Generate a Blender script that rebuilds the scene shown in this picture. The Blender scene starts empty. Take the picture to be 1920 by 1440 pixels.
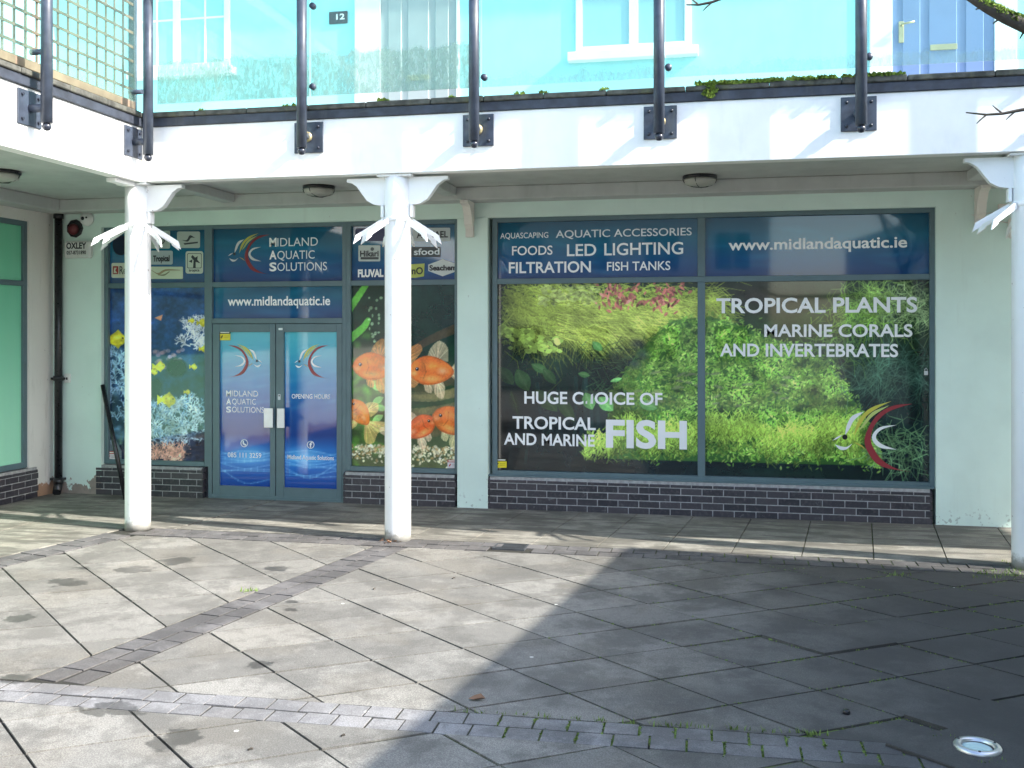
import bpy, bmesh, math, random
import numpy as np
from mathutils import Vector, Matrix
random.seed(7); RNG = np.random.default_rng(11)
SC = bpy.context.scene
COL = SC.collection
# ---------------------------------------------------------------- camera (35.6 mm, level, lens shifted down a little)
FPX, HY = 1900.0, 628.0
TH = math.atan(1900/8960); S_, C_ = math.sin(TH), math.cos(TH)
CD, CH = 1900/167.5*C_, 1.95
CAM = Vector((0, -CD, CH))
cd = bpy.data.cameras.new('camera'); cam = bpy.data.objects.new('camera', cd); COL.objects.link(cam)
cam.location = CAM; cam.rotation_euler = (math.radians(90), 0, TH)
cd.sensor_width = 36; cd.lens = FPX/1920*36; cd.shift_y = -(720-HY)/1920; cd.clip_end = 2000; cd.clip_start = .05
SC.camera = cam
# ---------------------------------------------------------------- sky, sun, exposure
SUNV = Vector((1.0, -0.175, 0.73)).normalized()
EL = math.asin(SUNV.z); AZ = math.atan2(SUNV.x, SUNV.y)
W = bpy.data.worlds.new('World'); SC.world = W; W.use_nodes = True
nt = W.node_tree; bg = nt.nodes['Background']
sky = nt.nodes.new('ShaderNodeTexSky'); sky.sky_type = 'NISHITA'; sky.sun_disc = False
sky.sun_elevation = EL; sky.sun_rotation = AZ; sky.air_density = 1.0; sky.dust_density = 1.6; sky.ozone_density = 1.0
nt.links.new(sky.outputs[0], bg.inputs[0]); bg.inputs[1].default_value = 0.15
sd = bpy.data.lights.new('sun', 'SUN'); sd.energy = 3.0; sd.angle = math.radians(.53); sd.color = (1, .95, .87)
so = bpy.data.objects.new('sun', sd); COL.objects.link(so); so.rotation_euler = SUNV.to_track_quat('Z', 'Y').to_euler()
so.location = (8, -6, 20)
vs = SC.view_settings; vs.view_transform = 'Standard'; vs.look = 'None'; vs.exposure = 1.9; vs.gamma = 1; vs.use_curve_mapping = False

# ---------------------------------------------------------------- helpers: photograph pixel -> point on a real plane
def ray(px, py):
    u = (px-960)/FPX; v = (HY-py)/FPX
    return Vector((-S_+u*C_, C_+u*S_, v))
def onY(px, py, Y=0.0): r = ray(px, py); return CAM + r*((Y+CD)/r.y)
def onZ(px, py, Z=0.0): r = ray(px, py); return CAM + r*((Z-CH)/r.z)
def onX(px, py, X): r = ray(px, py); return CAM + r*(X/r.x)
def FX(px, Y=0.0): return onY(px, HY, Y).x
def lin(c): return tuple(((v/255)/12.92 if v/255 <= .04045 else ((v/255+.055)/1.055)**2.4) for v in c)

def link(o, parent=None):
    COL.objects.link(o)
    if parent is not None: o.parent = parent
    return o
def mesh_obj(name, v, f, mat=None, parent=None, smooth=False):
    me = bpy.data.meshes.new(name); me.from_pydata([tuple(p) for p in v], [], f); me.update()
    if mat: me.materials.append(mat)
    if smooth:
        for p in me.polygons: p.use_smooth = True
    return link(bpy.data.objects.new(name, me), parent)
def bm_obj(name, bm, mat=None, parent=None, smooth=False):
    me = bpy.data.meshes.new(name); bm.normal_update(); bm.to_mesh(me); bm.free()
    if mat: me.materials.append(mat)
    if smooth:
        for p in me.polygons: p.use_smooth = True
    return link(bpy.data.objects.new(name, me), parent)
def empty(name, loc=(0, 0, 0)):
    o = bpy.data.objects.new(name, None); o.empty_display_size = .1; o.location = loc; return link(o)
def tag(o, label=None, cat=None, group=None, kind=None):
    if label: o['label'] = label
    if cat: o['category'] = cat
    if group: o['group'] = group
    if kind: o['kind'] = kind
    return o
def setpar(o, p):      # parent to a moved empty while keeping the place
    o.parent = p; o.matrix_parent_inverse = Matrix.Translation(p.location).inverted(); return o
def bbox(bm, x0, x1, y0, y1, z0, z1, bev=0.0):
    vs_ = [bm.verts.new(p) for p in ((x0,y0,z0),(x1,y0,z0),(x1,y1,z0),(x0,y1,z0),(x0,y0,z1),(x1,y0,z1),(x1,y1,z1),(x0,y1,z1))]
    fs = [bm.faces.new([vs_[i] for i in q]) for q in ((3,2,1,0),(4,5,6,7),(0,1,5,4),(1,2,6,5),(2,3,7,6),(3,0,4,7))]
    if bev:
        es = {e for f in fs for e in f.edges}
        bmesh.ops.bevel(bm, geom=list(es), offset=bev, segments=1, affect='EDGES')
def box(name, x0, x1, y0, y1, z0, z1, mat, parent=None, bev=0.0):
    bm = bmesh.new(); bbox(bm, min(x0,x1), max(x0,x1), min(y0,y1), max(y0,y1), min(z0,z1), max(z0,z1), bev)
    return bm_obj(name, bm, mat, parent)
def boxes(name, lst, mat, parent=None, bev=0.0):
    bm = bmesh.new()
    for b in lst: bbox(bm, min(b[0],b[1]), max(b[0],b[1]), min(b[2],b[3]), max(b[2],b[3]), min(b[4],b[5]), max(b[4],b[5]), bev)
    return bm_obj(name, bm, mat, parent)
def tube(bm, pts, radii, n=10, caps=True):
    pts = [Vector(p) for p in pts]
    if not hasattr(radii, '__len__'): radii = [radii]*len(pts)
    rings = []; up = None
    for i, p in enumerate(pts):
        d = (pts[min(i+1, len(pts)-1)]-pts[max(i-1, 0)]).normalized()
        if up is None: up = Vector((0, 0, 1)) if abs(d.z) < .9 else Vector((1, 0, 0))
        a = (up - d*up.dot(d)).normalized(); b = d.cross(a); up = a
        rings.append([bm.verts.new(p + (a*math.cos(t*2*math.pi/n)+b*math.sin(t*2*math.pi/n))*radii[i]) for t in range(n)])
    for r0, r1 in zip(rings, rings[1:]):
        for k in range(n): bm.faces.new((r0[k], r0[(k+1) % n], r1[(k+1) % n], r1[k])).smooth = True
    if caps: bm.faces.new(rings[0][::-1]); bm.faces.new(rings[-1])
def tube_obj(name, pts, r, mat, parent=None, n=12):
    bm = bmesh.new(); tube(bm, pts, r, n); bmesh.ops.recalc_face_normals(bm, faces=bm.faces); return bm_obj(name, bm, mat, parent)
def lathe(name, prof, mat, parent=None, n=24, axis='Z', loc=(0, 0, 0)):
    bm = bmesh.new(); rings = []
    for r, h in prof:
        ring = []
        for k in range(n):
            a = 2*math.pi*k/n; x, y = r*math.cos(a), r*math.sin(a)
            p = (x, y, h) if axis == 'Z' else (x, h, y)
            ring.append(bm.verts.new(Vector(p)+Vector(loc)))
        rings.append(ring)
    for r0, r1 in zip(rings, rings[1:]):
        for k in range(n): bm.faces.new((r0[k], r0[(k+1) % n], r1[(k+1) % n], r1[k])).smooth = True
    bm.faces.new(rings[0][::-1]); bm.faces.new(rings[-1]); bmesh.ops.recalc_face_normals(bm, faces=bm.faces)
    return bm_obj(name, bm, mat, parent)
def prism(name, poly, z0, z1, mat, parent=None, cham=0.0):     # ground polygon extruded up
    n = len(poly); c = Vector((sum(p[0] for p in poly)/n, sum(p[1] for p in poly)/n))
    v = [(p[0], p[1], z0) for p in poly]; f = []
    if cham:
        v += [(p[0], p[1], z1-cham) for p in poly]
        for p in poly:
            d = c-Vector(p[:2]); L = max(d.length, 1e-4); q = Vector(p[:2])+d/L*min(cham*1.3, L*.3); v.append((q.x, q.y, z1))
        rows = 3
    else:
        v += [(p[0], p[1], z1) for p in poly]; rows = 2
    for r in range(rows-1):
        for k in range(n): f.append((r*n+k, r*n+(k+1) % n, (r+1)*n+(k+1) % n, (r+1)*n+k))
    f.append(tuple((rows-1)*n+k for k in range(n)))
    return mesh_obj(name, v, f, mat, parent)
def clip(poly, a, b):      # keep the left side of the line a->b
    out = []
    for i, p in enumerate(poly):
        q = poly[(i+1) % len(poly)]
        sp = (b[0]-a[0])*(p[1]-a[1])-(b[1]-a[1])*(p[0]-a[0]); sq = (b[0]-a[0])*(q[1]-a[1])-(b[1]-a[1])*(q[0]-a[0])
        if sp >= 0: out.append(p)
        if sp*sq < 0: t = sp/(sp-sq); out.append((p[0]+(q[0]-p[0])*t, p[1]+(q[1]-p[1])*t))
    return out
def area(poly): return .5*sum(poly[i][0]*poly[(i+1) % len(poly)][1]-poly[(i+1) % len(poly)][0]*poly[i][1] for i in range(len(poly)))

# ---------------------------------------------------------------- lettering (built-in font turned into flat meshes first, while the scene is empty)
_txt = {}
def text_mesh(s, off=0.0, space=1.0):
    k = (s, off, space)
    if k in _txt: return _txt[k]
    cu = bpy.data.curves.new('t', 'FONT'); cu.body = s; cu.size = 1; cu.offset = off; cu.space_character = space; cu.resolution_u = 4
    o = bpy.data.objects.new('t', cu); COL.objects.link(o)
    dg = bpy.context.evaluated_depsgraph_get(); me = bpy.data.meshes.new_from_object(o.evaluated_get(dg))
    v = [tuple(p.co) for p in me.vertices]; f = [tuple(p.vertices) for p in me.polygons]
    bpy.data.objects.remove(o); bpy.data.curves.remove(cu); bpy.data.meshes.remove(me)
    _txt[k] = (v, f); return _txt[k]
T = [('AQUASCAPING', .008), ('AQUATIC ACCESSORIES', .008), ('FOODS', .012), ('LED', .014), ('LIGHTING', .014), ('FILTRATION', .02), ('FISH TANKS', .012),
     ('www.midlandaquatic.ie', .02), ('HUGE C', .022), ('OICE OF', .022), ('TROPICAL', .022), ('AND MARINE', .022), ('FISH', .034), ('TROPICAL PLANTS', .024),
     ('MARINE CORALS', .022), ('AND INVERTEBRATES', .022), ('M', .03), ('A', .03), ('S', .03), ('IDLAND', .0), ('QUATIC', .0), ('OLUTIONS', .0),
     ('085 111 3259', .01), ('OPENING HOURS', .012), ('Midland Aquatic Solutions', .014), ('f', .03), ('OXLEY', .04), ('057-8731890', .03), ('12', .02),
     ('Tropical', .04), ('Re', .01), ('tropica', .03), ('AQUAEL', .03), ('Hikari', .03), ('FLUVAL', .05), ('sfood', .02), ('nO', .03), ('Seachem', .04), ('D', .0), ('A', .04), ('O.BLUE', .0)]
for s, o in T: text_mesh(s, o)
def place_text(name, s, off, X0, X1, Zb, Zt, Y, mat, parent, dirx=1, plane='Y', thick=.0008):
    v, f = text_mesh(s, off)
    xs = [p[0] for p in v]; ys = [p[1] for p in v]; a, b = min(xs), max(xs); h = max(ys)
    out = []
    for p in v:
        t = (p[0]-a)/(b-a); z = Zb+(p[1]/h)*(Zt-Zb)
        out.append((X0+(X1-X0)*t, Y, z) if plane == 'Y' else (Y, X0+(X1-X0)*t, z))
    return mesh_obj(name, out, f, mat, parent)
def ptext(s, off, px0, px1, pyt, pyb, parent, mat, Y=0.0, name='lettering'):
    a = onY(px0, pyb, Y); t = onY(px0, pyt, Y)
    return place_text(name, s, off, a.x, FX(px1, Y), a.z, t.z, Y, mat, parent)

# ---------------------------------------------------------------- materials
class NT:
    def __init__(s, name):
        s.m = bpy.data.materials.new(name); s.m.use_nodes = True; s.t = s.m.node_tree; s.b = s.t.nodes['Principled BSDF']; s.out = s.t.nodes['Material Output']
    def n(s, typ, **kw):
        x = s.t.nodes.new(typ)
        for k, v in kw.items():
            if k in ('operation', 'blend_type', 'data_type', 'attribute_name', 'noise_dimensions', 'interpolation_type', 'feature', 'distance', 'sky_type', 'clamp'): setattr(x, k, v)
            else: x.inputs[k].default_value = v
        return x
    def l(s, a, b): s.t.links.new(a, b); return s
    def math(s, op, a, b=None, c=None):
        x = s.t.nodes.new('ShaderNodeMath'); x.operation = op
        for i, v in enumerate((a, b, c)):
            if v is None: continue
            if isinstance(v, (int, float)): x.inputs[i].default_value = v
            else: s.l(v, x.inputs[i])
        return x.outputs[0]
    def pos(s): return s.t.nodes.new('ShaderNodeNewGeometry').outputs['Position']
    def objc(s): return s.t.nodes.new('ShaderNodeTexCoord').outputs['Object']
    def noise(s, vec, scale, detail=3, rough=.55, stretch=None):
        if stretch:
            mp = s.t.nodes.new('ShaderNodeMapping'); mp.inputs['Scale'].default_value = stretch; s.l(vec, mp.inputs[0]); vec = mp.outputs[0]
        x = s.n('ShaderNodeTexNoise', Scale=scale, Detail=detail, Roughness=rough); s.l(vec, x.inputs['Vector']); return x.outputs['Fac']
    def ramp(s, fac, lo, hi):     # smooth step lo..hi -> 0..1
        x = s.t.nodes.new('ShaderNodeMapRange'); x.interpolation_type = 'SMOOTHSTEP'; x.inputs[1].default_value = lo; x.inputs[2].default_value = hi
        s.l(fac, x.inputs[0]); return x.outputs[0]
    def mix(s, fac, a, b, mode='MIX'):
        x = s.t.nodes.new('ShaderNodeMix'); x.data_type = 'RGBA'; x.blend_type = mode
        for i, v in ((0, fac), (6, a), (7, b)):
            if isinstance(v, (int, float)): x.inputs[i].default_value = v
            elif isinstance(v, (tuple, list)): x.inputs[i].default_value = (*v[:3], 1)
            else: s.l(v, x.inputs[i])
        return x.outputs[2]
    def rand(s): return s.t.nodes.new('ShaderNodeObjectInfo').outputs['Random']
    def sep(s, vec): x = s.t.nodes.new('ShaderNodeSeparateXYZ'); s.l(vec, x.inputs[0]); return x.outputs
    def bump(s, h, strength=.3, dist=.01):
        x = s.n('ShaderNodeBump', Strength=strength, Distance=dist); s.l(h, x.inputs['Height']); s.l(x.outputs[0], s.b.inputs['Normal'])
    def col(s, c): s.l(c, s.b.inputs['Base Color']) if not isinstance(c, tuple) else s.b.inputs['Base Color'].__setattr__('default_value', (*c, 1)); return s
    def rough(s, r): s.l(r, s.b.inputs['Roughness']) if not isinstance(r, (int, float)) else s.b.inputs['Roughness'].__setattr__('default_value', r); return s
def paint(name, c, rough=.55, mott=.08, dirt=None, dirt_amt=.35, bump=.08, scale=4, metal=0.0):
    m = NT(name); p = m.pos(); n1 = m.noise(p, scale, 4); n2 = m.noise(p, scale*9, 3)
    k = m.mix(m.ramp(n1, .3, .7), tuple(v*(1-mott) for v in c), tuple(min(v*(1+mott), 1) for v in c))
    if dirt:
        streak = m.noise(p, 5, 5, .65, (1.6, 1.6, .35)); k = m.mix(m.math('MULTIPLY', m.ramp(streak, .52, .78), dirt_amt), k, dirt)
    m.col(k); m.rough(m.math('MULTIPLY_ADD', n2, .25, rough-.12)); m.b.inputs['Metallic'].default_value = metal
    m.bump(n2, bump, .004); return m.m
M = {}
M['white'] = paint('white_paint', (.82, .83, .82), .5, .03, (.42, .42, .38), .12, .05)
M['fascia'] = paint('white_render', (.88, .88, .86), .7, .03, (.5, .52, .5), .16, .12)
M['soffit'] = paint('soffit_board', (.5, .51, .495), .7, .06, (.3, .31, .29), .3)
M['cream'] = paint('cream_paint', (.72, .68, .63), .6, .04, (.4, .36, .32), .3)
M['frame'] = paint('slate_frame', (.105, .165, .185), .42, .06, None, 0, .03, 6)
M['darkmetal'] = paint('blue_black_steel', (.045, .058, .085), .42, .25, (.16, .17, .12), .4, .1, 9)
M['flash'] = paint('lead_flashing', (.035, .042, .06), .6, .3, (.11, .11, .1), .5, .2, 8)
M['lip'] = paint('mossy_stone_lip', (.075, .075, .065), .9, .45, (.12, .13, .05), .6, .5, 12)
M['black'] = paint('black_pvc', (.012, .013, .016), .3, .2, None, 0, .03)
M['ball'] = paint('dark_ball', (.03, .035, .05), .25, .1)
M['steel'] = paint('brushed_steel', (.62, .63, .64), .32, .05, None, 0, .03, 8, .85)
M['alu'] = paint('handle_plate', (.72, .73, .75), .35, .05, None, 0, .03, 8, .3)
M['mortar'] = paint('pale_mortar', (.36, .36, .36), .9, .2, (.2, .2, .2), .5, .3, 20)
M['letter'] = paint('white_vinyl', (.9, .9, .9), .35, .02, None, 0, .01)
M['letter_dim'] = paint('pale_vinyl', (.74, .79, .82), .35, .03, None, 0, .01)
M['ink'] = paint('black_ink', (.02, .02, .025), .5, .05)
M['brass'] = paint('brass', (.5, .43, .24), .35, .1, None, 0, .05, 8, .6)
M['plastic'] = paint('white_plastic', (.72, .72, .7), .4, .04, (.35, .33, .3), .3)
def colpaint():
    m = NT('column_paint'); p = m.pos(); x, y, z = m.sep(p); n = m.noise(p, 5, 4); k = m.mix(n, (.78, .79, .78), (.86, .87, .86))
    chip = m.math('MULTIPLY', m.ramp(m.noise(p, 16, 4, .6), .70, .72), .75); k = m.mix(chip, k, (.2, .15, .12))
    st = m.math('MULTIPLY', m.ramp(m.noise(p, 9, 5, .65, (1, 1, .12)), .55, .75), .25); k = m.mix(st, k, (.45, .45, .42))
    g = m.math('MULTIPLY', m.ramp(m.math('ADD', z, m.math('MULTIPLY', m.noise(p, 20, 4), -.16)), .06, -.03), .8); k = m.mix(g, k, (.16, .15, .12))
    m.col(k); m.rough(.5); m.bump(m.noise(p, 30, 4), .15, .004); return m.m
M['colpaint'] = colpaint()
M['lens'] = paint('opal_lens', (.42, .42, .38), .5, .1, (.2, .18, .15), .5)
M['red'] = paint('weathered_red', (.11, .018, .022), .6, .3, (.03, .03, .03), .7)
M['timber'] = paint('weathered_timber', (.30, .2, .14), .8, .2, (.2, .13, .09), .5, .3)
M['lattice'] = paint('lattice_timber', (.19, .12, .085), .75, .25, (.07, .055, .05), .5, .2)
M['upvc'] = paint('white_upvc', (.82, .83, .83), .35, .02)
M['bark'] = paint('bark', (.07, .06, .05), .9, .35, (.06, .09, .02), .6, .6, 20)
M['moss'] = paint('moss', (.15, .22, .03), .95, .4, (.16, .17, .03), .6, .3, 40)
M['weed'] = paint('weed', (.13, .2, .04), .7, .4, None, 0, .1, 30)
M['grate'] = paint('iron_grate', (.05, .055, .06), .6, .3)
M['doorblue'] = paint('blue_door_paint', (.16, .24, .42), .4, .05)
M['doorgrey'] = paint('grey_door_paint', (.36, .38, .38), .45, .05)
M['brickwall'] = paint('far_render', (.55, .52, .46), .85, .1, (.3, .28, .25), .3)
M['roofslate'] = paint('slate_roof', (.07, .07, .08), .7, .2)
M['leafbrown'] = paint('dry_leaf', (.26, .15, .09), .8, .3)
def mint_mat(name, c):
    m = NT(name); p = m.pos(); x, y, z = m.sep(p)
    n1 = m.noise(p, 1.6, 4); n2 = m.noise(p, 42, 3); st = m.noise(p, 3, 5, .65, (3, 3, .25))
    k = m.mix(m.ramp(n1, .3, .7), tuple(v*.95 for v in c), tuple(min(v*1.04, 1) for v in c))
    k = m.mix(m.math('MULTIPLY', m.ramp(st, .55, .8), .14), k, (.4, .42, .38))
    # blown render near the ground: ragged bare patches
    e = m.math('ADD', m.math('MULTIPLY', m.noise(p, 4.5, 5, .6), .8), m.math('MULTIPLY', z, -1.15))
    left = m.math('LESS_THAN', x, -7.1)
    k2 = m.mix(m.noise(p, 14, 4), (.23, .19, .16), (.36, .31, .27))
    k = m.mix(m.math('MULTIPLY', m.ramp(e, .18, .2), left), k, k2)
    sp = m.noise(p, 26, 2, .5, (1, 1, 1)); low = m.ramp(z, .22, .05)
    k = m.mix(m.math('MULTIPLY', m.math('MULTIPLY', m.ramp(sp, .62, .66), low), .5), k, (.2, .22, .2))
    # scuffs
    sc = m.math('MULTIPLY', m.ramp(m.noise(p, 17, 4, .6, (1, 1, .6)), .7, .74), .5)
    k = m.mix(sc, k, (.3, .3, .28)); m.col(k); m.rough(.62); m.bump(n2, .18, .004); return m.m
M['mint'] = mint_mat('mint_render', (.67, .82, .75))
M['mint_up'] = paint('aqua_render', (.36, .76, .79), .7, .03, (.35, .5, .48), .12, .1)
def creamwall():
    m = NT('cream_wall'); p = m.pos(); x, y, z = m.sep(p); n1 = m.noise(p, 2, 4); st = m.noise(p, 4, 5, .65, (2, 2, .3))
    k = m.mix(n1, (.68, .67, .62), (.80, .78, .73)); k = m.mix(m.math('MULTIPLY', m.ramp(st, .55, .75), .35), k, (.4, .36, .32))
    e = m.math('ADD', m.math('MULTIPLY', m.noise(p, 5, 5, .6), .8), m.math('MULTIPLY', z, -1.3)); k = m.mix(m.ramp(e, .2, .24), k, (.4, .25, .16))
    k = m.mix(m.ramp(m.noise(p, 22, 3), .72, .75), k, (.1, .08, .07)); m.col(k); m.rough(.65); m.bump(m.noise(p, 40, 3), .2, .004); return m.m
M['creamwall'] = creamwall()
def brick():
    m = NT('blue_engineering_brick'); p = m.pos(); r = m.rand(); n = m.noise(p, 30, 4); n2 = m.noise(p, 120, 2)
    k = m.mix(r, (.024, .024, .033), (.062, .056, .066)); k = m.mix(m.ramp(n, .45, .75), k, (.075, .07, .078)); k = m.mix(m.math('MULTIPLY', m.ramp(m.noise(p, 9, 5, .7), .6, .72), .45), k, (.3, .3, .3))
    m.col(k); m.rough(m.math('MULTIPLY_ADD', n, .3, .32)); m.bump(n2, .3, .003); return m.m
M['brick'] = brick()
def ground_mat(name, base, tone=.16, spots=(), moss=.0, speck=.5, wetrough=.35, streak=False):
    m = NT(name); p = m.pos(); r = m.rand(); x, y, z = m.sep(p)
    n1 = m.noise(p, 1.9, 5, .65); n2 = m.noise(p, 9, 5, .65); n3 = m.noise(p, 130, 2, .7)
    k = m.mix(r, tuple(v*(1-tone) for v in base), tuple(v*(1+tone) for v in base))
    d_ = tuple(v*.4 for v in base)
    k = m.mix(m.math('MULTIPLY', m.ramp(n1, .45, .58), .66), k, d_)
    k = m.mix(m.math('MULTIPLY', m.ramp(m.noise(p, .6, 4, .6), .48, .6), .32), k, tuple(v*.55 for v in base))
    k = m.mix(m.math('MULTIPLY', m.ramp(m.noise(p, 3.3, 6, .75), .54, .64), .3), k, tuple(min(v*1.45, .8) for v in base))
    k = m.mix(m.math('MULTIPLY', m.ramp(n2, .5, .62), .5), k, tuple(v*.6 for v in base))
    k = m.mix(m.math('MULTIPLY', m.ramp(m.noise(p, 1.1, 3), .5, .6), .12), k, (base[0]*1.02, base[1]*.86, base[2]*.62))
    k = m.mix(m.math('MULTIPLY', m.ramp(n3, .35, .66), speck), tuple(0 for _ in base), k) if False else m.mix(m.math('MULTIPLY', m.ramp(n3, .62, .4), speck), k, tuple(v*.35 for v in base))
    k = m.mix(m.math('MULTIPLY', m.ramp(m.noise(p, 300, 1), .62, .72), .5), k, tuple(min(v*1.9, .9) for v in base))
    if moss:     # algae film plus painted-in courtyard shade, both darkening towards the right
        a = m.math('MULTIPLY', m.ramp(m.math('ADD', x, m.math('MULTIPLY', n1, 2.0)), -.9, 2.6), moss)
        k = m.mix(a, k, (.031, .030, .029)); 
    if streak:
        sfac = m.noise(p, 2.2, 5, .65, (.55, 2.6, 1)); k = m.mix(m.math('MULTIPLY', m.ramp(sfac, .45, .58), .78), k, tuple(v*.33 for v in base))
        s2 = m.noise(p, 3.1, 4, .6, (.4, 3.2, 1)); k = m.mix(m.math('MULTIPLY', m.ramp(s2, .6, .75), .5), k, (.5, .47, .4))
    ro = .82
    if spots:
        nd = m.math('MULTIPLY_ADD', m.noise(p, 6, 6, .7), 4.5, -2.2); tot = None
        for (cx, cy, rx, ry) in spots:
            dx = m.math('DIVIDE', m.math('SUBTRACT', x, cx), rx); dy = m.math('DIVIDE', m.math('SUBTRACT', y, cy), ry)
            d = m.math('ADD', m.math('ADD', m.math('MULTIPLY', dx, dx), m.math('MULTIPLY', dy, dy)), nd)
            tot = d if tot is None else m.math('MINIMUM', tot, d)
        w = m.ramp(tot, .66, .4); k = m.mix(m.math('MULTIPLY', w, .62), k, tuple(v*.12 for v in base)); ro = m.math('MULTIPLY_ADD', w, -.35, .82)
    # chewing-gum and lichen dots
    vo = m.n('ShaderNodeTexVoronoi', Scale=1.7); m.l(p, vo.inputs['Vector']); gum = m.math('LESS_THAN', vo.outputs['Distance'], .022)
    k = m.mix(m.math('MULTIPLY', gum, .8), k, (.6, .6, .56))
    m.col(k); m.rough(ro); m.b.inputs['Specular IOR Level'].default_value = .35
    m.bump(m.math('ADD', m.math('MULTIPLY', n3, .6), n2), .35, .003); return m.m
def spot(px, py, wpx, hpx):
    c = onZ(px, py); a = onZ(px+wpx, py); b = onZ(px, py+hpx); return (c.x, c.y, max((a-c).length, .03), max((b-c).length, .03))
SP = [spot(*a) for a in [(120, 1092, 55, 9), (250, 1068, 50, 9), (330, 1052, 45, 11), (40, 1158, 42, 9), (150, 1066, 26, 4), (520, 1066, 28, 6), (545, 1128, 16, 3), (545, 1143, 22, 4),
                             (210, 1330, 78, 17), (30, 1272, 38, 10), (1000, 1028, 32, 5), (330, 1385, 60, 26), (490, 1245, 26, 9)]]
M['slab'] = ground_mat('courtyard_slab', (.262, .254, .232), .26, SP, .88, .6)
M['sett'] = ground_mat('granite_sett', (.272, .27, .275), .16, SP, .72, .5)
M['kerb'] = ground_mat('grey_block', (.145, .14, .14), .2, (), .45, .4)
M['flag'] = ground_mat('pavement_concrete', (.285, .272, .235), .06, (), 0, .35, streak=True)
def joint_mat():
    m = NT('joint_dirt'); p = m.pos(); x, y, z = m.sep(p); n = m.noise(p, 9, 4); a = m.math('MULTIPLY', m.ramp(m.math('ADD', x, m.math('MULTIPLY', m.noise(p, .8, 3), 3)), -.2, 1.6), m.ramp(n, .36, .55))
    k = m.mix(n, (.012, .012, .01), (.04, .038, .03)); k = m.mix(a, k, (.10, .15, .025)); m.col(k); m.rough(.95); m.bump(m.noise(p, 90, 3), .6, .01); return m.m
M['joint'] = joint_mat()
M['tarmac'] = ground_mat('far_paving', (.3, .29, .27), .0, (), 0, .4)
def print_mat():
    m = NT('printed_vinyl'); a = m.n('ShaderNodeVertexColor') if False else m.t.nodes.new('ShaderNodeAttribute'); a.attribute_name = 'Col'
    m.l(a.outputs['Color'], m.b.inputs['Base Color']); m.rough(.045); m.b.inputs['IOR'].default_value = 1.52; m.b.inputs['Specular IOR Level'].default_value = .7; return m.m
M['print'] = print_mat()
def flat_print():
    m = NT('printed_sticker'); a = m.t.nodes.new('ShaderNodeAttribute'); a.attribute_name = 'Col'; m.l(a.outputs['Color'], m.b.inputs['Base Color']); m.rough(.3); return m.m
M['sticker'] = flat_print()
def glass_mat(name, tint, algae=None):
    m = NT(name); t = m.t; fr = m.n('ShaderNodeFresnel', IOR=1.5); tr = t.nodes.new('ShaderNodeBsdfTransparent'); tr.inputs[0].default_value = (*tint, 1)
    gl = t.nodes.new('ShaderNodeBsdfGlossy'); gl.inputs['Roughness'].default_value = .02; mx = t.nodes.new('ShaderNodeMixShader')
    gb = t.nodes.new('ShaderNodeNewGeometry'); m.l(m.math('MULTIPLY', fr.outputs[0], m.math('SUBTRACT', 1.0, gb.outputs['Backfacing'])), mx.inputs[0]); m.l(tr.outputs[0], mx.inputs[1]); m.l(gl.outputs[0], mx.inputs[2]); out = mx.outputs[0]
    if algae:
        zb, h, amt = algae; p = m.pos(); x, y, z = m.sep(p); st = m.noise(p, 34, 6, .8, (1, 1, .35)); fine = m.noise(p, 75, 4, .75, (1, 1, .7))
        edge = m.math('ADD', zb+h, m.math('MULTIPLY', m.math('SUBTRACT', m.noise(p, 6, 3, .6, (1, 1, .01)), .5), .22))
        body = m.ramp(m.math('SUBTRACT', edge, z), -.004, .02)
        rim = m.math('MULTIPLY', m.ramp(m.math('ABSOLUTE', m.math('SUBTRACT', edge, z)), .03, .0), m.ramp(fine, .5, .6))
        a = m.math('MULTIPLY', body, m.math('MULTIPLY_ADD', m.ramp(st, .38, .66), .4*amt, .28*amt)); a = m.math('MAXIMUM', a, m.math('MULTIPLY', rim, .55*amt))
        spk = m.math('MULTIPLY', m.math('MULTIPLY', m.ramp(fine, .62, .68), m.ramp(z, zb+h*1.7, zb)), .6*amt); a = m.math('MAXIMUM', m.math('MAXIMUM', a, spk), m.math('MULTIPLY', m.noise(p, 3, 4, .6, (1, 1, .4)), .14))
        df = t.nodes.new('ShaderNodeBsdfDiffuse'); m.l(m.mix(st, (.22, .32, .25), (.42, .55, .5)), df.inputs[0]); tl = t.nodes.new('ShaderNodeBsdfTranslucent'); tl.inputs[0].default_value = (.4, .5, .42, 1)
        ad = t.nodes.new('ShaderNodeMixShader'); ad.inputs[0].default_value = .4; m.l(df.outputs[0], ad.inputs[1]); m.l(tl.outputs[0], ad.inputs[2])
        m2 = t.nodes.new('ShaderNodeMixShader'); m.l(a, m2.inputs[0]); m.l(out, m2.inputs[1]); m.l(ad.outputs[0], m2.inputs[2]); out = m2.outputs[0]
    m.l(out, m.out.inputs[0]); return m.m
M['bglass_dirty'] = glass_mat('balcony_glass_algae', (.86, .97, .95), (4.2, .40, 1.05))
M['bglass'] = glass_mat('balcony_glass', (.86, .97, .95), (4.2, .10, .45))
def room_glass(name, c, rough=.03):
    m = NT(name); m.b.inputs['Base Color'].default_value = (*c, 1); m.rough(rough); m.b.inputs['Specular IOR Level'].default_value = .7; return m.m
M['pane_up'] = room_glass('window_glass', (.30, .55, .58)); M['pane_far'] = room_glass('far_window_glass', (.05, .07, .09))
M['lamp_glass'] = room_glass('uplight_glass', (.45, .62, .62), .12)
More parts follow.
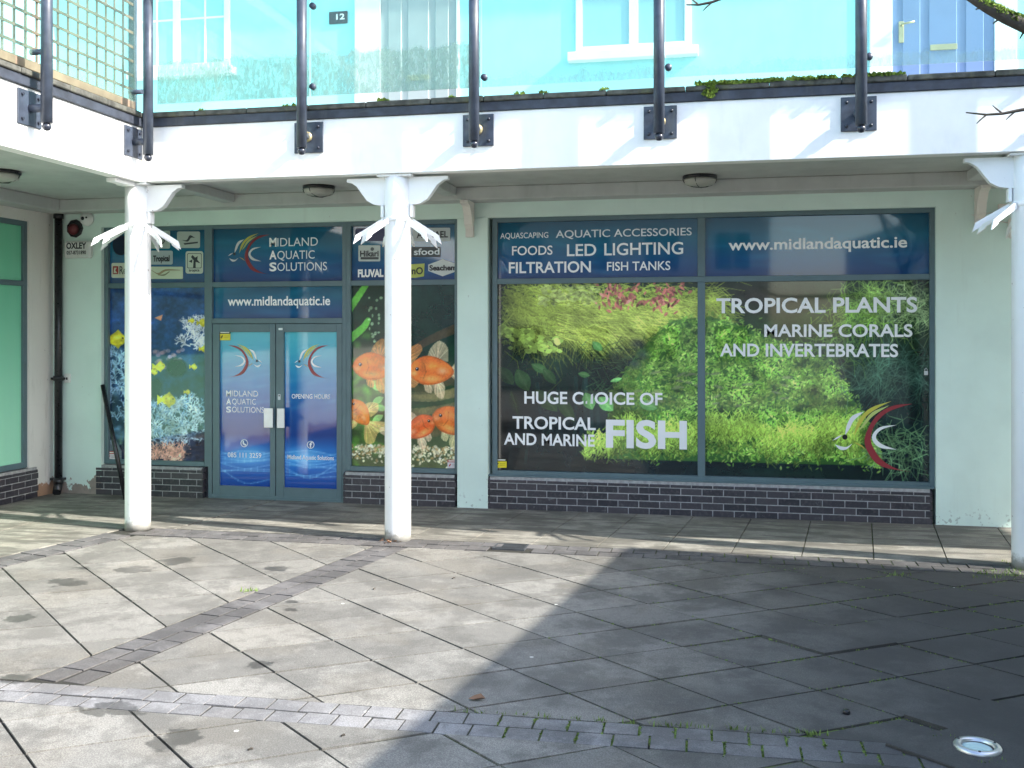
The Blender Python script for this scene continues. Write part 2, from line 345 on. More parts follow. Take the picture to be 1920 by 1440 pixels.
def greenfilm():
    m = NT('green_film'); p = m.pos(); x, y, z = m.sep(p); k = m.mix(m.ramp(z, .4, 2.6), (.40, .86, .60), (.16, .60, .36)); k = m.mix(m.math('MULTIPLY', m.noise(p, 3, 3, .5, (1, 2.5, .2)), .4), k, (.3, .62, .48)); m.col(k); m.rough(.08); return m.m
M['greenfilm'] = greenfilm()

# ---------------------------------------------------------------- printed window pictures: a small painter for colours stored on fine grids
class Canvas:
    def __init__(s, x0, y0, x1, y1, k=.8):
        s.x0, s.y0, s.x1, s.y1 = x0, y0, x1, y1; s.w = max(2, int((x1-x0)*k)+1); s.h = max(2, int((y1-y0)*k)+1); s.k = (s.w-1)/(x1-x0); s.ky = (s.h-1)/(y1-y0)
        s.im = np.zeros((s.h, s.w, 3), np.float32); s.gx = x0+np.arange(s.w)/s.k; s.gy = y0+np.arange(s.h)/s.ky
    def grad(s, stops):     # vertical stops (y, rgb)
        ys = [a for a, _ in stops]
        for c in range(3): s.im[:, :, c] = np.interp(s.gy, ys, [b[c] for _, b in stops])[:, None]
    def win(s, xa, ya, xb, yb):
        i0 = max(0, int((xa-s.x0)*s.k)); i1 = min(s.w, int((xb-s.x0)*s.k)+2); j0 = max(0, int((ya-s.y0)*s.ky)); j1 = min(s.h, int((yb-s.y0)*s.ky)+2)
        return i0, i1, j0, j1
    def put(s, w, mask, c):
        i0, i1, j0, j1 = w; t = s.im[j0:j1, i0:i1]; t += (np.asarray(c, np.float32)-t)*mask[..., None]
    def ell(s, cx, cy, a, b, ang, c, op=1., soft=.25):
        r = max(a, b)*1.1+1; w = s.win(cx-r, cy-r, cx+r, cy+r)
        if w[0] >= w[1] or w[2] >= w[3]: return
        X = s.gx[w[0]:w[1]][None]-cx; Y = s.gy[w[2]:w[3]][:, None]-cy; ca, sa = math.cos(ang), math.sin(ang)
        d = np.sqrt(((X*ca+Y*sa)/a)**2+((-X*sa+Y*ca)/b)**2); s.put(w, np.clip((1-d)/soft, 0, 1)*op, c)
    def leaf(s, cx, cy, L, wd, ang, c, op=1.):
        r = L*.6+1; w = s.win(cx-r, cy-r, cx+r, cy+r)
        if w[0] >= w[1] or w[2] >= w[3]: return
        X = s.gx[w[0]:w[1]][None]-cx; Y = s.gy[w[2]:w[3]][:, None]-cy; ca, sa = math.cos(ang), math.sin(ang); u = (X*ca+Y*sa)/(L/2); v = (-X*sa+Y*ca)/(wd/2)
        s.put(w, np.clip((np.clip(1-u*u, 0, 1)-np.abs(v))*max(wd, 1.2)*.7, 0, 1)*op, c)
    def stroke(s, pts, w0, w1, c, op=1.):
        P = np.array(pts, float)
        for i in range(len(P)-1):
            a, b = P[i], P[i+1]; ra = w0+(w1-w0)*i/(len(P)-1); rb = w0+(w1-w0)*(i+1)/(len(P)-1); R = max(ra, rb)+1.2
            w = s.win(min(a[0], b[0])-R, min(a[1], b[1])-R, max(a[0], b[0])+R, max(a[1], b[1])+R)
            if w[0] >= w[1] or w[2] >= w[3]: continue
            X = s.gx[w[0]:w[1]][None]; Y = s.gy[w[2]:w[3]][:, None]; d = b-a; L2 = max(d@d, 1e-6); t = np.clip(((X-a[0])*d[0]+(Y-a[1])*d[1])/L2, 0, 1)
            dist = np.hypot(X-a[0]-t*d[0], Y-a[1]-t*d[1]); s.put(w, np.clip((ra+(rb-ra)*t)-dist+.6, 0, 1)*op, c)
    def poly(s, pts, c, op=1.):
        P = np.array(pts, float); w = s.win(P[:, 0].min()-1, P[:, 1].min()-1, P[:, 0].max()+1, P[:, 1].max()+1)
        if w[0] >= w[1] or w[2] >= w[3]: return
        acc = 0
        for ox in (-.25, .25):
            for oy in (-.25, .25):
                X = s.gx[w[0]:w[1]][None]+ox/s.k; Y = s.gy[w[2]:w[3]][:, None]+oy/s.ky; ins = np.zeros((w[3]-w[2], w[1]-w[0]), bool)
                for (xa, ya), (xb, yb) in zip(P, np.roll(P, -1, 0)):
                    if ya == yb: continue
                    ins ^= ((ya > Y) != (yb > Y)) & (X < (xb-xa)*(Y-ya)/(yb-ya)+xa)
                acc = acc+ins
        s.put(w, acc/4.*op, c)
    def noise(s, amp, cell):
        g = RNG.normal(0, 1, (int(s.h/cell)+3, int(s.w/cell)+3)); yy = np.arange(s.h)/cell; xx = np.arange(s.w)/cell; j = yy.astype(int); i = xx.astype(int); fy = (yy-j)[:, None]; fx = (xx-i)[None]
        n = g[j][:, i]*(1-fy)*(1-fx)+g[j+1][:, i]*fy*(1-fx)+g[j][:, i+1]*(1-fy)*fx+g[j+1][:, i+1]*fy*fx; s.im *= np.clip(1+amp*n, 0, 3)[..., None]
    def build(s, name, zt, zb, Y, parent, xs=None, sat=1.0, gain=1.0):
        im = np.clip(s.im*gain, 0, 255)/255; L = np.where(im <= .04045, im/12.92, ((im+.055)/1.055)**2.4)
        X = np.array([FX(a, Y) for a in s.gx]); Z = zt+(zb-zt)*np.arange(s.h)/(s.h-1)
        co = np.empty((s.h, s.w, 3), np.float32); co[:, :, 0] = X[None]; co[:, :, 1] = Y; co[:, :, 2] = Z[:, None]
        idx = np.arange(s.h*s.w).reshape(s.h, s.w); q = np.stack([idx[1:, :-1], idx[1:, 1:], idx[:-1, 1:], idx[:-1, :-1]], -1).reshape(-1, 4)
        me = bpy.data.meshes.new(name); me.vertices.add(s.h*s.w); me.vertices.foreach_set('co', co.ravel()); nq = len(q); me.loops.add(nq*4); me.loops.foreach_set('vertex_index', q.ravel().astype(np.int32))
        me.polygons.add(nq); me.polygons.foreach_set('loop_start', np.arange(0, nq*4, 4, dtype=np.int32)); me.update(calc_edges=True)
        ca = me.color_attributes.new('Col', 'FLOAT_COLOR', 'POINT'); ca.data.foreach_set('color', np.concatenate([L.reshape(-1, 3), np.ones((s.h*s.w, 1))], 1).astype(np.float32).ravel())
        me.materials.append(M['print']); return link(bpy.data.objects.new(name, me), parent)
def jit(c, a): return np.clip(np.array(c, float)*(1+RNG.normal(0, a)), 0, 255)
def shapes(name, lst, parent, Y, mat='sticker', step=.0002):      # flat print from coloured polygons in facade pixels
    v, f, cols = [], [], []
    for k, (pts, c) in enumerate(lst):
        b = len(v)
        for (px, py) in pts: p = onY(px, py, Y); v.append((p.x, Y-step*k, p.z))
        f.append(tuple(range(b, len(v)))); cols.append(lin(c))
    o = mesh_obj(name, v, f, M[mat], parent); ca = o.data.color_attributes.new('Col', 'FLOAT_COLOR', 'CORNER')
    i = 0
    for p, c in zip(o.data.polygons, cols):
        for _ in p.vertices: ca.data[i].color = (*c, 1); i += 1
    return o
def circ(cx, cy, rx, ry=None, n=20): ry = ry or rx; return [(cx+rx*math.cos(2*math.pi*k/n), cy+ry*math.sin(2*math.pi*k/n)) for k in range(n)]
def rrect(x0, y0, x1, y1, r=3, n=3):
    o = []
    for cx, cy, a0 in ((x1-r, y0+r, -90), (x1-r, y1-r, 0), (x0+r, y1-r, 90), (x0+r, y0+r, 180)):
        for k in range(n+1): a = math.radians(a0+90*k/n); o.append((cx+r*math.cos(a), cy+r*math.sin(a)))
    return o
def smooth(pts, n=4):      # Catmull-Rom through an open line
    P = [np.array(p, float) for p in pts]; P = [2*P[0]-P[1]]+P+[2*P[-1]-P[-2]]; o = []
    for i in range(1, len(P)-2):
        for k in range(n):
            t = k/n; a, b, c, d = P[i-1:i+3]; o.append(tuple(.5*((2*b)+(-a+c)*t+(2*a-5*b+4*c-d)*t*t+(-a+3*b-3*c+d)*t**3)))
    o.append(tuple(P[-2])); return o
LOGO = [   # crescents of the fish emblem, outline as outer line + inner line back
 ([(915,895),(830,905),(760,950),(715,1040),(735,1110),(790,1160),(915,1182)], [(915,1182),(850,1168),(790,1133),(754,1085),(740,1040),(757,985),(800,938),(850,914),(915,895)], (150, 50, 58)),
 ([(828,884),(742,912),(690,963),(669,1032)], [(669,1032),(694,990),(724,946),(772,912),(828,884)], (205, 200, 80)),
 ([(818,902),(745,932),(705,985),(690,1010)], [(690,1010),(716,985),(752,945),(818,902)], (190, 205, 120)),
 ([(712,928),(664,945),(640,985),(632,1030)], [(632,1030),(652,1000),(670,966),(712,928)], (238, 240, 240)),
 ([(590,1066),(612,1088),(640,1086),(664,1062)], [(664,1062),(640,1076),(616,1074),(590,1066)], (238, 240, 240)),
 ([(580,1050),(600,1034),(622,1026)], [(622,1026),(604,1040),(580,1050)], (238, 240, 240)),
 ([(850,984),(778,994),(745,1036),(775,1078),(850,1088)], [(850,1088),(790,1066),(762,1036),(786,1004),(850,984)], (238, 240, 240)),
 ([(668,1056),(700,1068),(718,1086)], [(718,1086),(696,1072),(668,1056)], (205, 180, 70))]
def logo(parent, x0, y0, x1, y1, Y, flip=False, dim=1.0, name='fish_emblem'):
    L = []
    def mp(p):
        u = (p[0]-578)/(918-578); v = (p[1]-884)/(1184-884); u = 1-u if flip else u; return (x0+u*(x1-x0), y0+v*(y1-y0))
    for a, b, c in LOGO: L.append(([mp(p) for p in smooth(a)+smooth(b)[1:-1]], tuple(v*dim for v in c)))
    L.append(([mp(p) for p in circ(632, 1035, 11)], (20, 20, 24)))
    return shapes(name, L, parent, Y)

# ================================================================ THE GROUND
gnd = mesh_obj('ground', [(-300, -300, -.06), (300, -300, -.06), (300, 300, -.06), (-300, 300, -.06)], [(0, 1, 2, 3)], M['tarmac']); tag(gnd, kind='structure')
court = mesh_obj('courtyard', [(-6.6, -11.5, -.010), (6, -11.5, -.010), (6, -1.8, -.010), (-6.6, -1.8, -.010)], [(0, 1, 2, 3)], M['joint']); tag(court, kind='structure')
def ytop(x): return -6.06+.022*(x+3)
def ybot(x): return -6.365+.027*(x+3)
DR = ((-2.86, -2.22), (-3.5, -6.06)); DL = ((-3.2, -2.22), (-3.87, -6.06))
REG_MAIN = [((4.6, -2.21), (-4, -2.21)), (DR[0], DR[1]), ((-6, ytop(-6)), (4.6, ytop(4.6))), ((4.6, -9), (4.6, 0))]
REG_LEFT = [((0, -2.21), (-7, -2.21)), ((-5.64, -2.3), (-5.97, -3.8)), ((-7, ytop(-7)), (0, ytop(0))), (DL[1], DL[0])]
REG_LOW = [((4.6, ybot(4.6)), (-6.4, ybot(-6.4))), ((-6.4, 0), (-6.4, -10)), ((-9, -10.4), (9, -10.4)), ((4.6, -11), (4.6, 0))]
nslab = 0
def lay(origin, e1, e2, reg, ir, jr, gap=.0075, lift=None):
    e1 = Vector(e1); e2 = Vector(e2); o = Vector(origin); a = e1.normalized()*gap; b = e2.normalized()*gap*1.25; shared = None; flip = e1.x*e2.y-e1.y*e2.x < 0
    for i in range(*ir):
        for j in range(*jr):
            p = o+e1*i+e2*j; q = [p+a+b, p+e1-a+b, p+e1+e2-a-b, p+e2+a-b]
            if flip: q = q[::-1]
            poly = [(v.x, v.y) for v in q]; full = area(poly)
            for (s, t) in reg:
                poly = clip(poly, s, t)
                if len(poly) < 3: break
            if len(poly) < 3 or area(poly) < .002: continue
            c = p+(e1+e2)*.5
            if c.y < -8.4: continue
            loc = [(v[0]-c.x, v[1]-c.y) for v in poly]
            if area(poly) > full*.999 and shared: ob = bpy.data.objects.new('paving_slab', shared); link(ob, court)
            else:
                ob = prism('paving_slab', loc, -.05, 0, M['slab'], court, .0)
                if area(poly) > full*.999: shared = ob.data
            k = lift(c) if lift else 0
            ob.location = (c.x, c.y, random.uniform(-.0025, .0025)+k); ob.rotation_euler = (random.uniform(-.004, .004), random.uniform(-.004, .004), 0)
E1, E2 = (.476, .326), (-.381, .321)
def lift_main(c):
    if abs(c.x-1.38) < .28 and abs(c.y+5.58) < .28: return .02
    if abs(c.x-.55) < .25 and abs(c.y+4.35) < .25: return .008
    return 0
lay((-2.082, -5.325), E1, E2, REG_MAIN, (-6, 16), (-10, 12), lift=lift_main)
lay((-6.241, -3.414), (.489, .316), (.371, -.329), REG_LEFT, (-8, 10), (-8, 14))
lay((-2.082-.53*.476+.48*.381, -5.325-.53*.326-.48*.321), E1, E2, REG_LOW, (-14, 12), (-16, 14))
SETT = {}
def sett(parent, x, y, ang, L, Wd, mat, z=0.0):
    k = (round(L, 3), round(Wd, 3), mat)
    if k not in SETT:
        g = .0055; SETT[k] = None
        o = prism('sett', [(-L/2+g, -Wd/2+g), (L/2-g, -Wd/2+g), (L/2-g, Wd/2-g), (-L/2+g, Wd/2-g)], -.05, 0, M[mat], parent, .001); SETT[k] = o.data
    else: o = link(bpy.data.objects.new('sett', SETT[k]), parent)
    o.location = (x, y, z+random.uniform(-.004, .003)); o.rotation_euler = (random.uniform(-.012, .012), random.uniform(-.012, .012), ang+random.uniform(-.012, .012))
band = mesh_obj('sett_band', [(-6.4, -6.5, -.0062), (4.6, -6.5, -.0062), (4.6, -5.85, -.0062), (-6.4, -5.85, -.0062)], [(0, 1, 2, 3)], M['joint']); tag(band, kind='structure')
for row in (0, 1):
    x = -5.6+row*.06
    while x < 3.2:
        yt, yb = ytop(x), ybot(x); wdt = (yt-yb)/2; sett(band, x, yt-wdt*(row+.5), .024, .1755, .148, 'sett'); x += .1755
diag = mesh_obj('crossing_sett_band', [(DL[1][0], DL[1][1], -.0058), (DR[1][0], DR[1][1], -.0058), (DR[0][0], DR[0][1], -.0058), (DL[0][0], DL[0][1], -.0058)], [(0, 1, 2, 3)], M['joint']); tag(diag, kind='structure')
dv = (Vector(DR[0])-Vector(DR[1])); dl = dv.length; dvn = dv.normalized(); ang = math.atan2(dvn.y, dvn.x)
for row in (0, 1):
    t = .12
    while t < dl-.05:
        c = Vector(DL[1])+(Vector(DL[0])-Vector(DL[1]))*(t/dl); cr = Vector(DR[1])+dvn*t; q = c+(cr-c)*(.26 if row == 0 else .74); sett(diag, q.x, q.y, ang, .205, .162, 'kerb'); t += .205
kerb = mesh_obj('kerb_band', [(-6.4, -2.215, -.003), (4.6, -2.215, -.003), (4.6, -1.86, -.003), (-6.4, -1.86, -.003)], [(0, 1, 2, 3)], M['joint']); tag(kerb, kind='structure')
for row, (yy, ww) in enumerate(((-2.125, .168), (-1.953, .17))):
    x = -5.62+row*.1
    while x < 4.0:
        if not (-2.09 < x < -1.79): sett(kerb, x, yy, 0, .2, ww, 'kerb', .006)
        x += .2
ka, kb = Vector((-5.66, -2.26)), Vector((-6.02, -3.95)); kd = (kb-ka); kn = Vector((kd.y, -kd.x)).normalized()
for row in (0, 1):
    t = .08
    while t < kd.length: q = ka+kd.normalized()*t+kn*(.085+.172*row); sett(kerb, q.x, q.y, math.atan2(kd.y, kd.x), .2, .168, 'kerb', .004); t += .2
pav = mesh_obj('pavement', [(-8.1, -9, -.012), (-6.0, -9, -.012), (-6.0, -1.84, -.012), (6, -1.84, -.012), (6, .3, -.012), (-8.1, .3, -.012)], [tuple(range(6))], M['joint']); tag(pav, kind='structure')
xk = -1.559-.604*8
while xk < 4.2:
    g = .0045; yb_, yf_ = .0, -1.855; s0 = -.2*(0+.1)/1.65; s1 = -.21
    if xk > -5.2: prism('paving_flag', [(xk-.215+g, yf_), (xk+.604-.215-g, yf_), (xk+.604+.01-g, yb_), (xk+.01+g, yb_)], -.05, .008, M['flag'], pav, .003)
    xk += .604
prism('paving_flag', [(-5.95, -1.87), (-5.43, -1.855), (-5.2, 0), (-5.95, 0)], -.05, .0075, M['flag'], pav, .003)
def xe(y): return -5.975+.213*(y+2.2)
for k, (ya, yb2) in enumerate(((-.94, 0), (-1.87, -.95), (-2.75, -1.88), (-3.65, -2.76), (-4.55, -3.66))):
    for xa, xb in ((-8.1, -7.05), (-7.04, None)):
        x_a, x_b = (xb, xb) if xb else ((-5.96, -5.96) if k < 2 else (xe(ya), xe(yb2)))
        prism('paving_flag', [(xa, ya), (x_a, ya), (x_b, yb2), (xa, yb2)], -.05, .007+random.uniform(-.001, .001), M['flag'], pav, .003)
gr = empty('drain_cover', (-1.94, -2.0, 0)); tag(gr, 'small dark iron drain grate set in the kerb blocks beside the middle column', 'drain')
setpar(boxes('frame', [(-2.09, -1.79, -2.12, -2.105, -.03, .012), (-2.09, -1.79, -1.895, -1.88, -.03, .012), (-2.09, -2.075, -2.105, -1.895, -.03, .012), (-1.805, -1.79, -2.105, -1.895, -.03, .012)], M['grate']), gr)
for k in range(9): setpar(box('bar', -2.075, -1.805, -2.098+k*.0235, -2.086+k*.0235, -.02, .008, M['grate']), gr)
# recessed ground light in its raised slab
ul = Vector((1.145, -6.017)); e1 = Vector(E1).normalized()*.3; e2 = Vector(E2).normalized()*.25
rs = prism('paving_slab', [tuple(ul+e1*a+e2*b-ul+Vector((.03, .0))) for a, b in ((-1, -1), (1, -1), (1, 1), (-1, 1))], -.05, .0, M['slab'], court, .004); rs.location = (ul.x, ul.y, .024); rs.rotation_euler = (.02, -.02, 0)
lt = empty('ground_light', (ul.x, ul.y, .02)); tag(lt, 'round steel recessed ground light with pale glass in a raised slab', 'ground light')
lathe('rim', [(.072, -.02), (.072, .014), (.08, .02), (.1, .018), (.106, .008), (.106, -.02)], M['steel'], lt, 36)
lathe('glass', [(.001, .006), (.05, .0065), (.071, .004), (.071, -.03), (.001, -.03)], M['lamp_glass'], lt, 36)
for k in range(3): a = k*2.094+.4; lathe('screw', [(.006, .018), (.006, .0225), (.001, .0225)], M['grate'], lt, 8, loc=(.09*math.cos(a), .09*math.sin(a), 0))

# ================================================================ THE SHOP BUILDING
WY = -.055          # face of render and brick
shop = empty('shop_building', (-2.6, 0, 0)); tag(shop, 'mint rendered building with an aquarium shop on its ground floor under a white balcony', 'building')
def sp(o): return setpar(o, shop)
ZS, ZT = .375, 3.262
# walls of the ground floor
sp(box('wall', -8.12, FX(195), WY, .3, 0, ZT, M['mint']))
sp(box('pilaster', FX(860), FX(917), WY-.012, .3, 0, ZT, M['mint'], bev=.004))
sp(box('wall', FX(1753), 7.6, WY, .3, 0, 3.6, M['mint']))
sp(box('lintel', -8.12, FX(1753), WY+.004, .3, ZT, 3.6, M['mint']))
sp(box('back_wall', -8.0, 7.6, .5, .6, 0, 3.5, M['ink']))
BR = {}
def cant_mesh(L):
    k = ('c', round(L, 3))
    if k not in BR:
        h = L/2-.005; v = []
        for x in (-h, h): v += [(x, 0, -.0325), (x, .10, -.0325), (x, .10, .0325), (x, .055, .0325), (x, .012, .006), (x, 0, -.01)]
        f = [tuple(range(5, -1, -1)), tuple(range(6, 12))]+[(i, (i+1) % 6, 6+(i+1) % 6, 6+i) for i in range(6)]
        me = bpy.data.meshes.new('brick'); me.from_pydata(v, [], f); me.update(); me.materials.append(M['brick']); BR[k] = me
    return BR[k]
def brick_mesh(L):
    k = ('b', round(L, 3))
    if k not in BR:
        bm = bmesh.new(); bbox(bm, -L/2+.005, L/2-.005, 0, .09, -.0325, .0325, .003); me = bpy.data.meshes.new('brick'); bm.to_mesh(me); bm.free(); me.materials.append(M['brick']); BR[k] = me
    return BR[k]
def plinth(name, a0, a1, face, parent, axis='X'):
    n = 5
    if axis == 'X': core = box(name, a0+.03, a1-.03, face+.005, .25, 0, ZS-.008, M['mortar'])
    else: core = box(name, face-.25, face-.005, a0+.004, a1-.03, 0, ZS-.008, M['mortar'])
    setpar(core, parent); cz = core
    for r in range(5):
        z = .0375+r*.075; x = a0-(.1125 if r % 2 else 0)
        while x < a1-.02:
            s = max(x, a0); e = min(x+.225, a1); x += .225
            if e-s < .03: continue
            me = (cant_mesh if r == 4 else brick_mesh)(e-s); o = link(bpy.data.objects.new('brick', me), core)
            if axis == 'X': o.location = ((s+e)/2, face+random.uniform(-.0012, .0012), z)
            else: o.location = (face+random.uniform(-.0012, .0012), (s+e)/2, z); o.rotation_euler = (0, 0, math.pi/2)
    return core
for a, b in ((FX(184.5), FX(386)), (FX(646), FX(859)), (FX(916), FX(1747.5))): plinth('brick_plinth', a, b, WY-.004, shop)
# frames and panes
GY = .045
def win(px0, px1, zt, zb, bars_v=(), bars_h=(), name='shop_window', fw=.055):
    x0, x1 = FX(px0), FX(px1)
    fr = sp(boxes(name, [(x0, x0+fw, -.0, .09, zb, zt), (x1-fw, x1, -.0, .09, zb, zt), (x0+fw, x1-fw, -.0, .09, zt-fw*.9, zt), (x0+fw, x1-fw, -.002, .09, zb, zb+fw)], M['frame'], bev=.003))
    sillz = zb
    return fr, x0+fw, x1-fw
def bar(parent, x0, x1, z0, z1, name='transom'): return box(name, x0, x1, .004, .085, z0, z1, M['frame'], parent, .003)
# --- paintings
def paint_top(x0, y0, x1, y1, side=0):
    c = Canvas(x0, y0, x1, y1, .25); c.grad([(y0, (12, 62, 84)), (y0+(y1-y0)*.35, (20, 84, 110)), (y0+(y1-y0)*.7, (22, 66, 108)), (y1, (22, 48, 92))])
    for _ in range(14): c.ell(RNG.uniform(x0, x1), RNG.uniform(y0, y1), RNG.uniform(30, 90), RNG.uniform(4, 12), RNG.normal(0, .1), jit((34, 108, 132), .15), .25, 1.)
    c.im *= 1.22
    return c
def paint_water(x0, y0, x1, y1):
    c = Canvas(x0, y0, x1, y1, .5); H = y1-y0
    c.grad([(y0, (86, 176, 190)), (y0+.14*H, (64, 160, 186)), (y0+.34*H, (36, 116, 172)), (y0+.52*H, (30, 82, 150)), (y0+.66*H, (24, 60, 128)), (y0+.75*H, (40, 110, 185)), (y0+.84*H, (44, 120, 200)), (y0+.93*H, (28, 84, 165)), (y1, (22, 64, 140))])
    for _ in range(26): c.ell(RNG.uniform(x0, x1), y0+H*RNG.uniform(.05, .5), RNG.uniform(15, 45), RNG.uniform(3, 8), RNG.normal(-.1, .12), (120, 205, 215), .12, 1.)
    c.ell((x0+x1)/2+ (10 if x0 < 515 else -10), y0+.8*H, 44, 24, 0, (120, 200, 245), .75, 1.)
    for k in range(9): a = y0+H*(.77+.018*k); c.stroke(smooth([(x0, a+RNG.normal(0, 4)), ((x0+x1)/2, a+RNG.normal(6, 5)), (x1, a+RNG.normal(0, 5))]), 1.2, 1.2, (150, 215, 250), .3)
    c.im *= 1.08
    return c
def fish(c, cx, cy, L, ang, body, fin, flip=1, eye=True):
    ca, sa = math.cos(ang), math.sin(ang); B = np.array(body, float)
    def P(u, v): return (cx+flip*(u*ca-v*sa)*L, cy+(u*sa+v*ca)*L)
    A = ang*flip
    def finp(line, root, n=12):
        c.poly([P(*q) for q in smooth(line)], fin, .6)
        m = smooth(line, 6); k0 = len(m)//6
        for k in range(n): q = m[k0+int((len(m)-2*k0)*k/n)]; c.stroke([P(*root), P(root[0]*.5+q[0]*.5+RNG.normal(0, .01), root[1]*.5+q[1]*.5), P(*q)], .9, .4, np.clip(np.array(fin)*RNG.uniform(.8, 1.25), 0, 255), .55)
    finp([(.36, -.04), (.6, -.36), (.92, -.56), (1.02, -.42), (.84, -.1), (1.0, .22), (.86, .42), (.6, .3), (.36, .08)], (.34, 0), 22)
    finp([(-.14, -.26), (-.06, -.48), (.12, -.64), (.3, -.5), (.32, -.2)], (.08, -.2)); finp([(-.02, .22), (.06, .5), (.22, .58), (.26, .36), (.2, .18)], (.08, .18)); finp([(-.2, .18), (-.16, .42), (-.02, .46), (.0, .26)], (-.14, .16), 8)
    out = smooth([(-.52, .02), (-.44, -.16), (-.2, -.31), (.1, -.28), (.4, -.09), (.42, .08), (.16, .25), (-.18, .3), (-.43, .17), (-.52, .02)])
    c.poly([P(*q) for q in out], B*.86); c.poly([P(q[0]*.93-.01, q[1]*.9-.01) for q in out], B, .9)
    c.ell(*P(-.06, -.12), L*.36, L*.12, A, np.clip(B*1.18+18, 0, 255), .6, .9); c.ell(*P(-.04, .17), L*.32, L*.1, A, (250, 206, 120), .6, .9); c.ell(*P(.2, .0), L*.16, L*.1, A, (246, 224, 196), .45, .9); c.ell(*P(-.4, .06), L*.1, L*.08, A, (250, 190, 130), .5, .9)
    for k in range(46): u = RNG.uniform(-.2, .34); v = RNG.uniform(-.2, .2); c.stroke([P(u, v-.02), P(u+.02, v), P(u, v+.02)], .6, .5, np.clip(B*.78, 0, 255), .16)
    c.stroke([P(-.2, -.16), P(-.15, .02), P(-.2, .16)], 1, .8, B*.7, .5)
    if eye: c.ell(*P(-.34, -.03), L*.066, L*.066, 0, (214, 120, 60), .8); c.ell(*P(-.34, -.03), L*.042, L*.042, 0, (22, 16, 14)); c.ell(*P(-.35, -.045), L*.012, L*.012, 0, (240, 240, 235))
def paint_gold():
    c = Canvas(652, 530, 864, 880, .9); c.grad([(530, (22, 50, 44)), (640, (24, 56, 42)), (760, (46, 78, 40)), (830, (60, 84, 48)), (880, (80, 90, 55))])
    c.ell(760, 700, 90, 160, 0, (10, 26, 26), .55, 1.); c.ell(840, 590, 40, 60, 0, (8, 30, 30), .7, 1.)
    for _ in range(60): c.ell(RNG.normal(675, 26), RNG.normal(750, 60), RNG.uniform(8, 22), RNG.uniform(7, 18), RNG.uniform(0, 3), jit((98, 178, 52), .2), .4, .9)
    for p in ([(640, 600), (668, 560), (690, 528)], [(650, 640), (680, 615), (690, 600)]): c.stroke(smooth(p), 8, 5, (100, 182, 70), .85)
    for _ in range(22): c.ell(RNG.uniform(690, 716), RNG.uniform(555, 655), RNG.uniform(1.5, 4), RNG.uniform(1.5, 4), 0, (190, 225, 180), .6)
    for _ in range(10): y = RNG.uniform(700, 830); c.stroke(smooth([(770, y), (815, y+RNG.normal(0, 8)), (864, y+RNG.normal(-6, 10))]), 6, 9, jit((104, 98, 62), .25), .45)
    c.stroke(smooth([(775, 655), (810, 635), (864, 612)]), 6, 9, (70, 62, 44), .8)
    for _ in range(500): y = 836+abs(RNG.normal(0, 15)); c.ell(RNG.uniform(652, 864), y, RNG.uniform(2, 5), RNG.uniform(1.5, 3.2), RNG.uniform(0, 3), jit((212, 206, 172) if RNG.random() > .3 else (150, 128, 80), .15), .9, .5)
    for _ in range(14): c.leaf(RNG.uniform(700, 770), RNG.uniform(700, 830), 24, 13, RNG.uniform(-.6, .6), jit((150, 215, 120), .15), .7)
    fish(c, 704, 688, 84, .05, (234, 120, 40), (226, 146, 80)); fish(c, 812, 695, 88, .02, (232, 116, 44), (236, 208, 168)); fish(c, 674, 776, 60, .9, (234, 126, 44), (236, 194, 118))
    fish(c, 786, 802, 66, .55, (230, 100, 44), (238, 205, 170), -1); fish(c, 852, 790, 84, .35, (230, 116, 48), (230, 215, 160)); c.noise(.08, 14); c.noise(.04, 2); return c
def branchy(c, x, y, L, ang, w, col, depth):
    if depth == 0 or L < 2: return
    x2, y2 = x+L*math.cos(ang), y+L*math.sin(ang); c.stroke([(x, y), (x2, y2)], w, w*.8, jit(col, .1), .9)
    for d in (-1, 1):
        if RNG.random() < .9: branchy(c, x2, y2, L*RNG.uniform(.6, .9), ang+d*RNG.uniform(.25, .8), w*.85, col, depth-1)
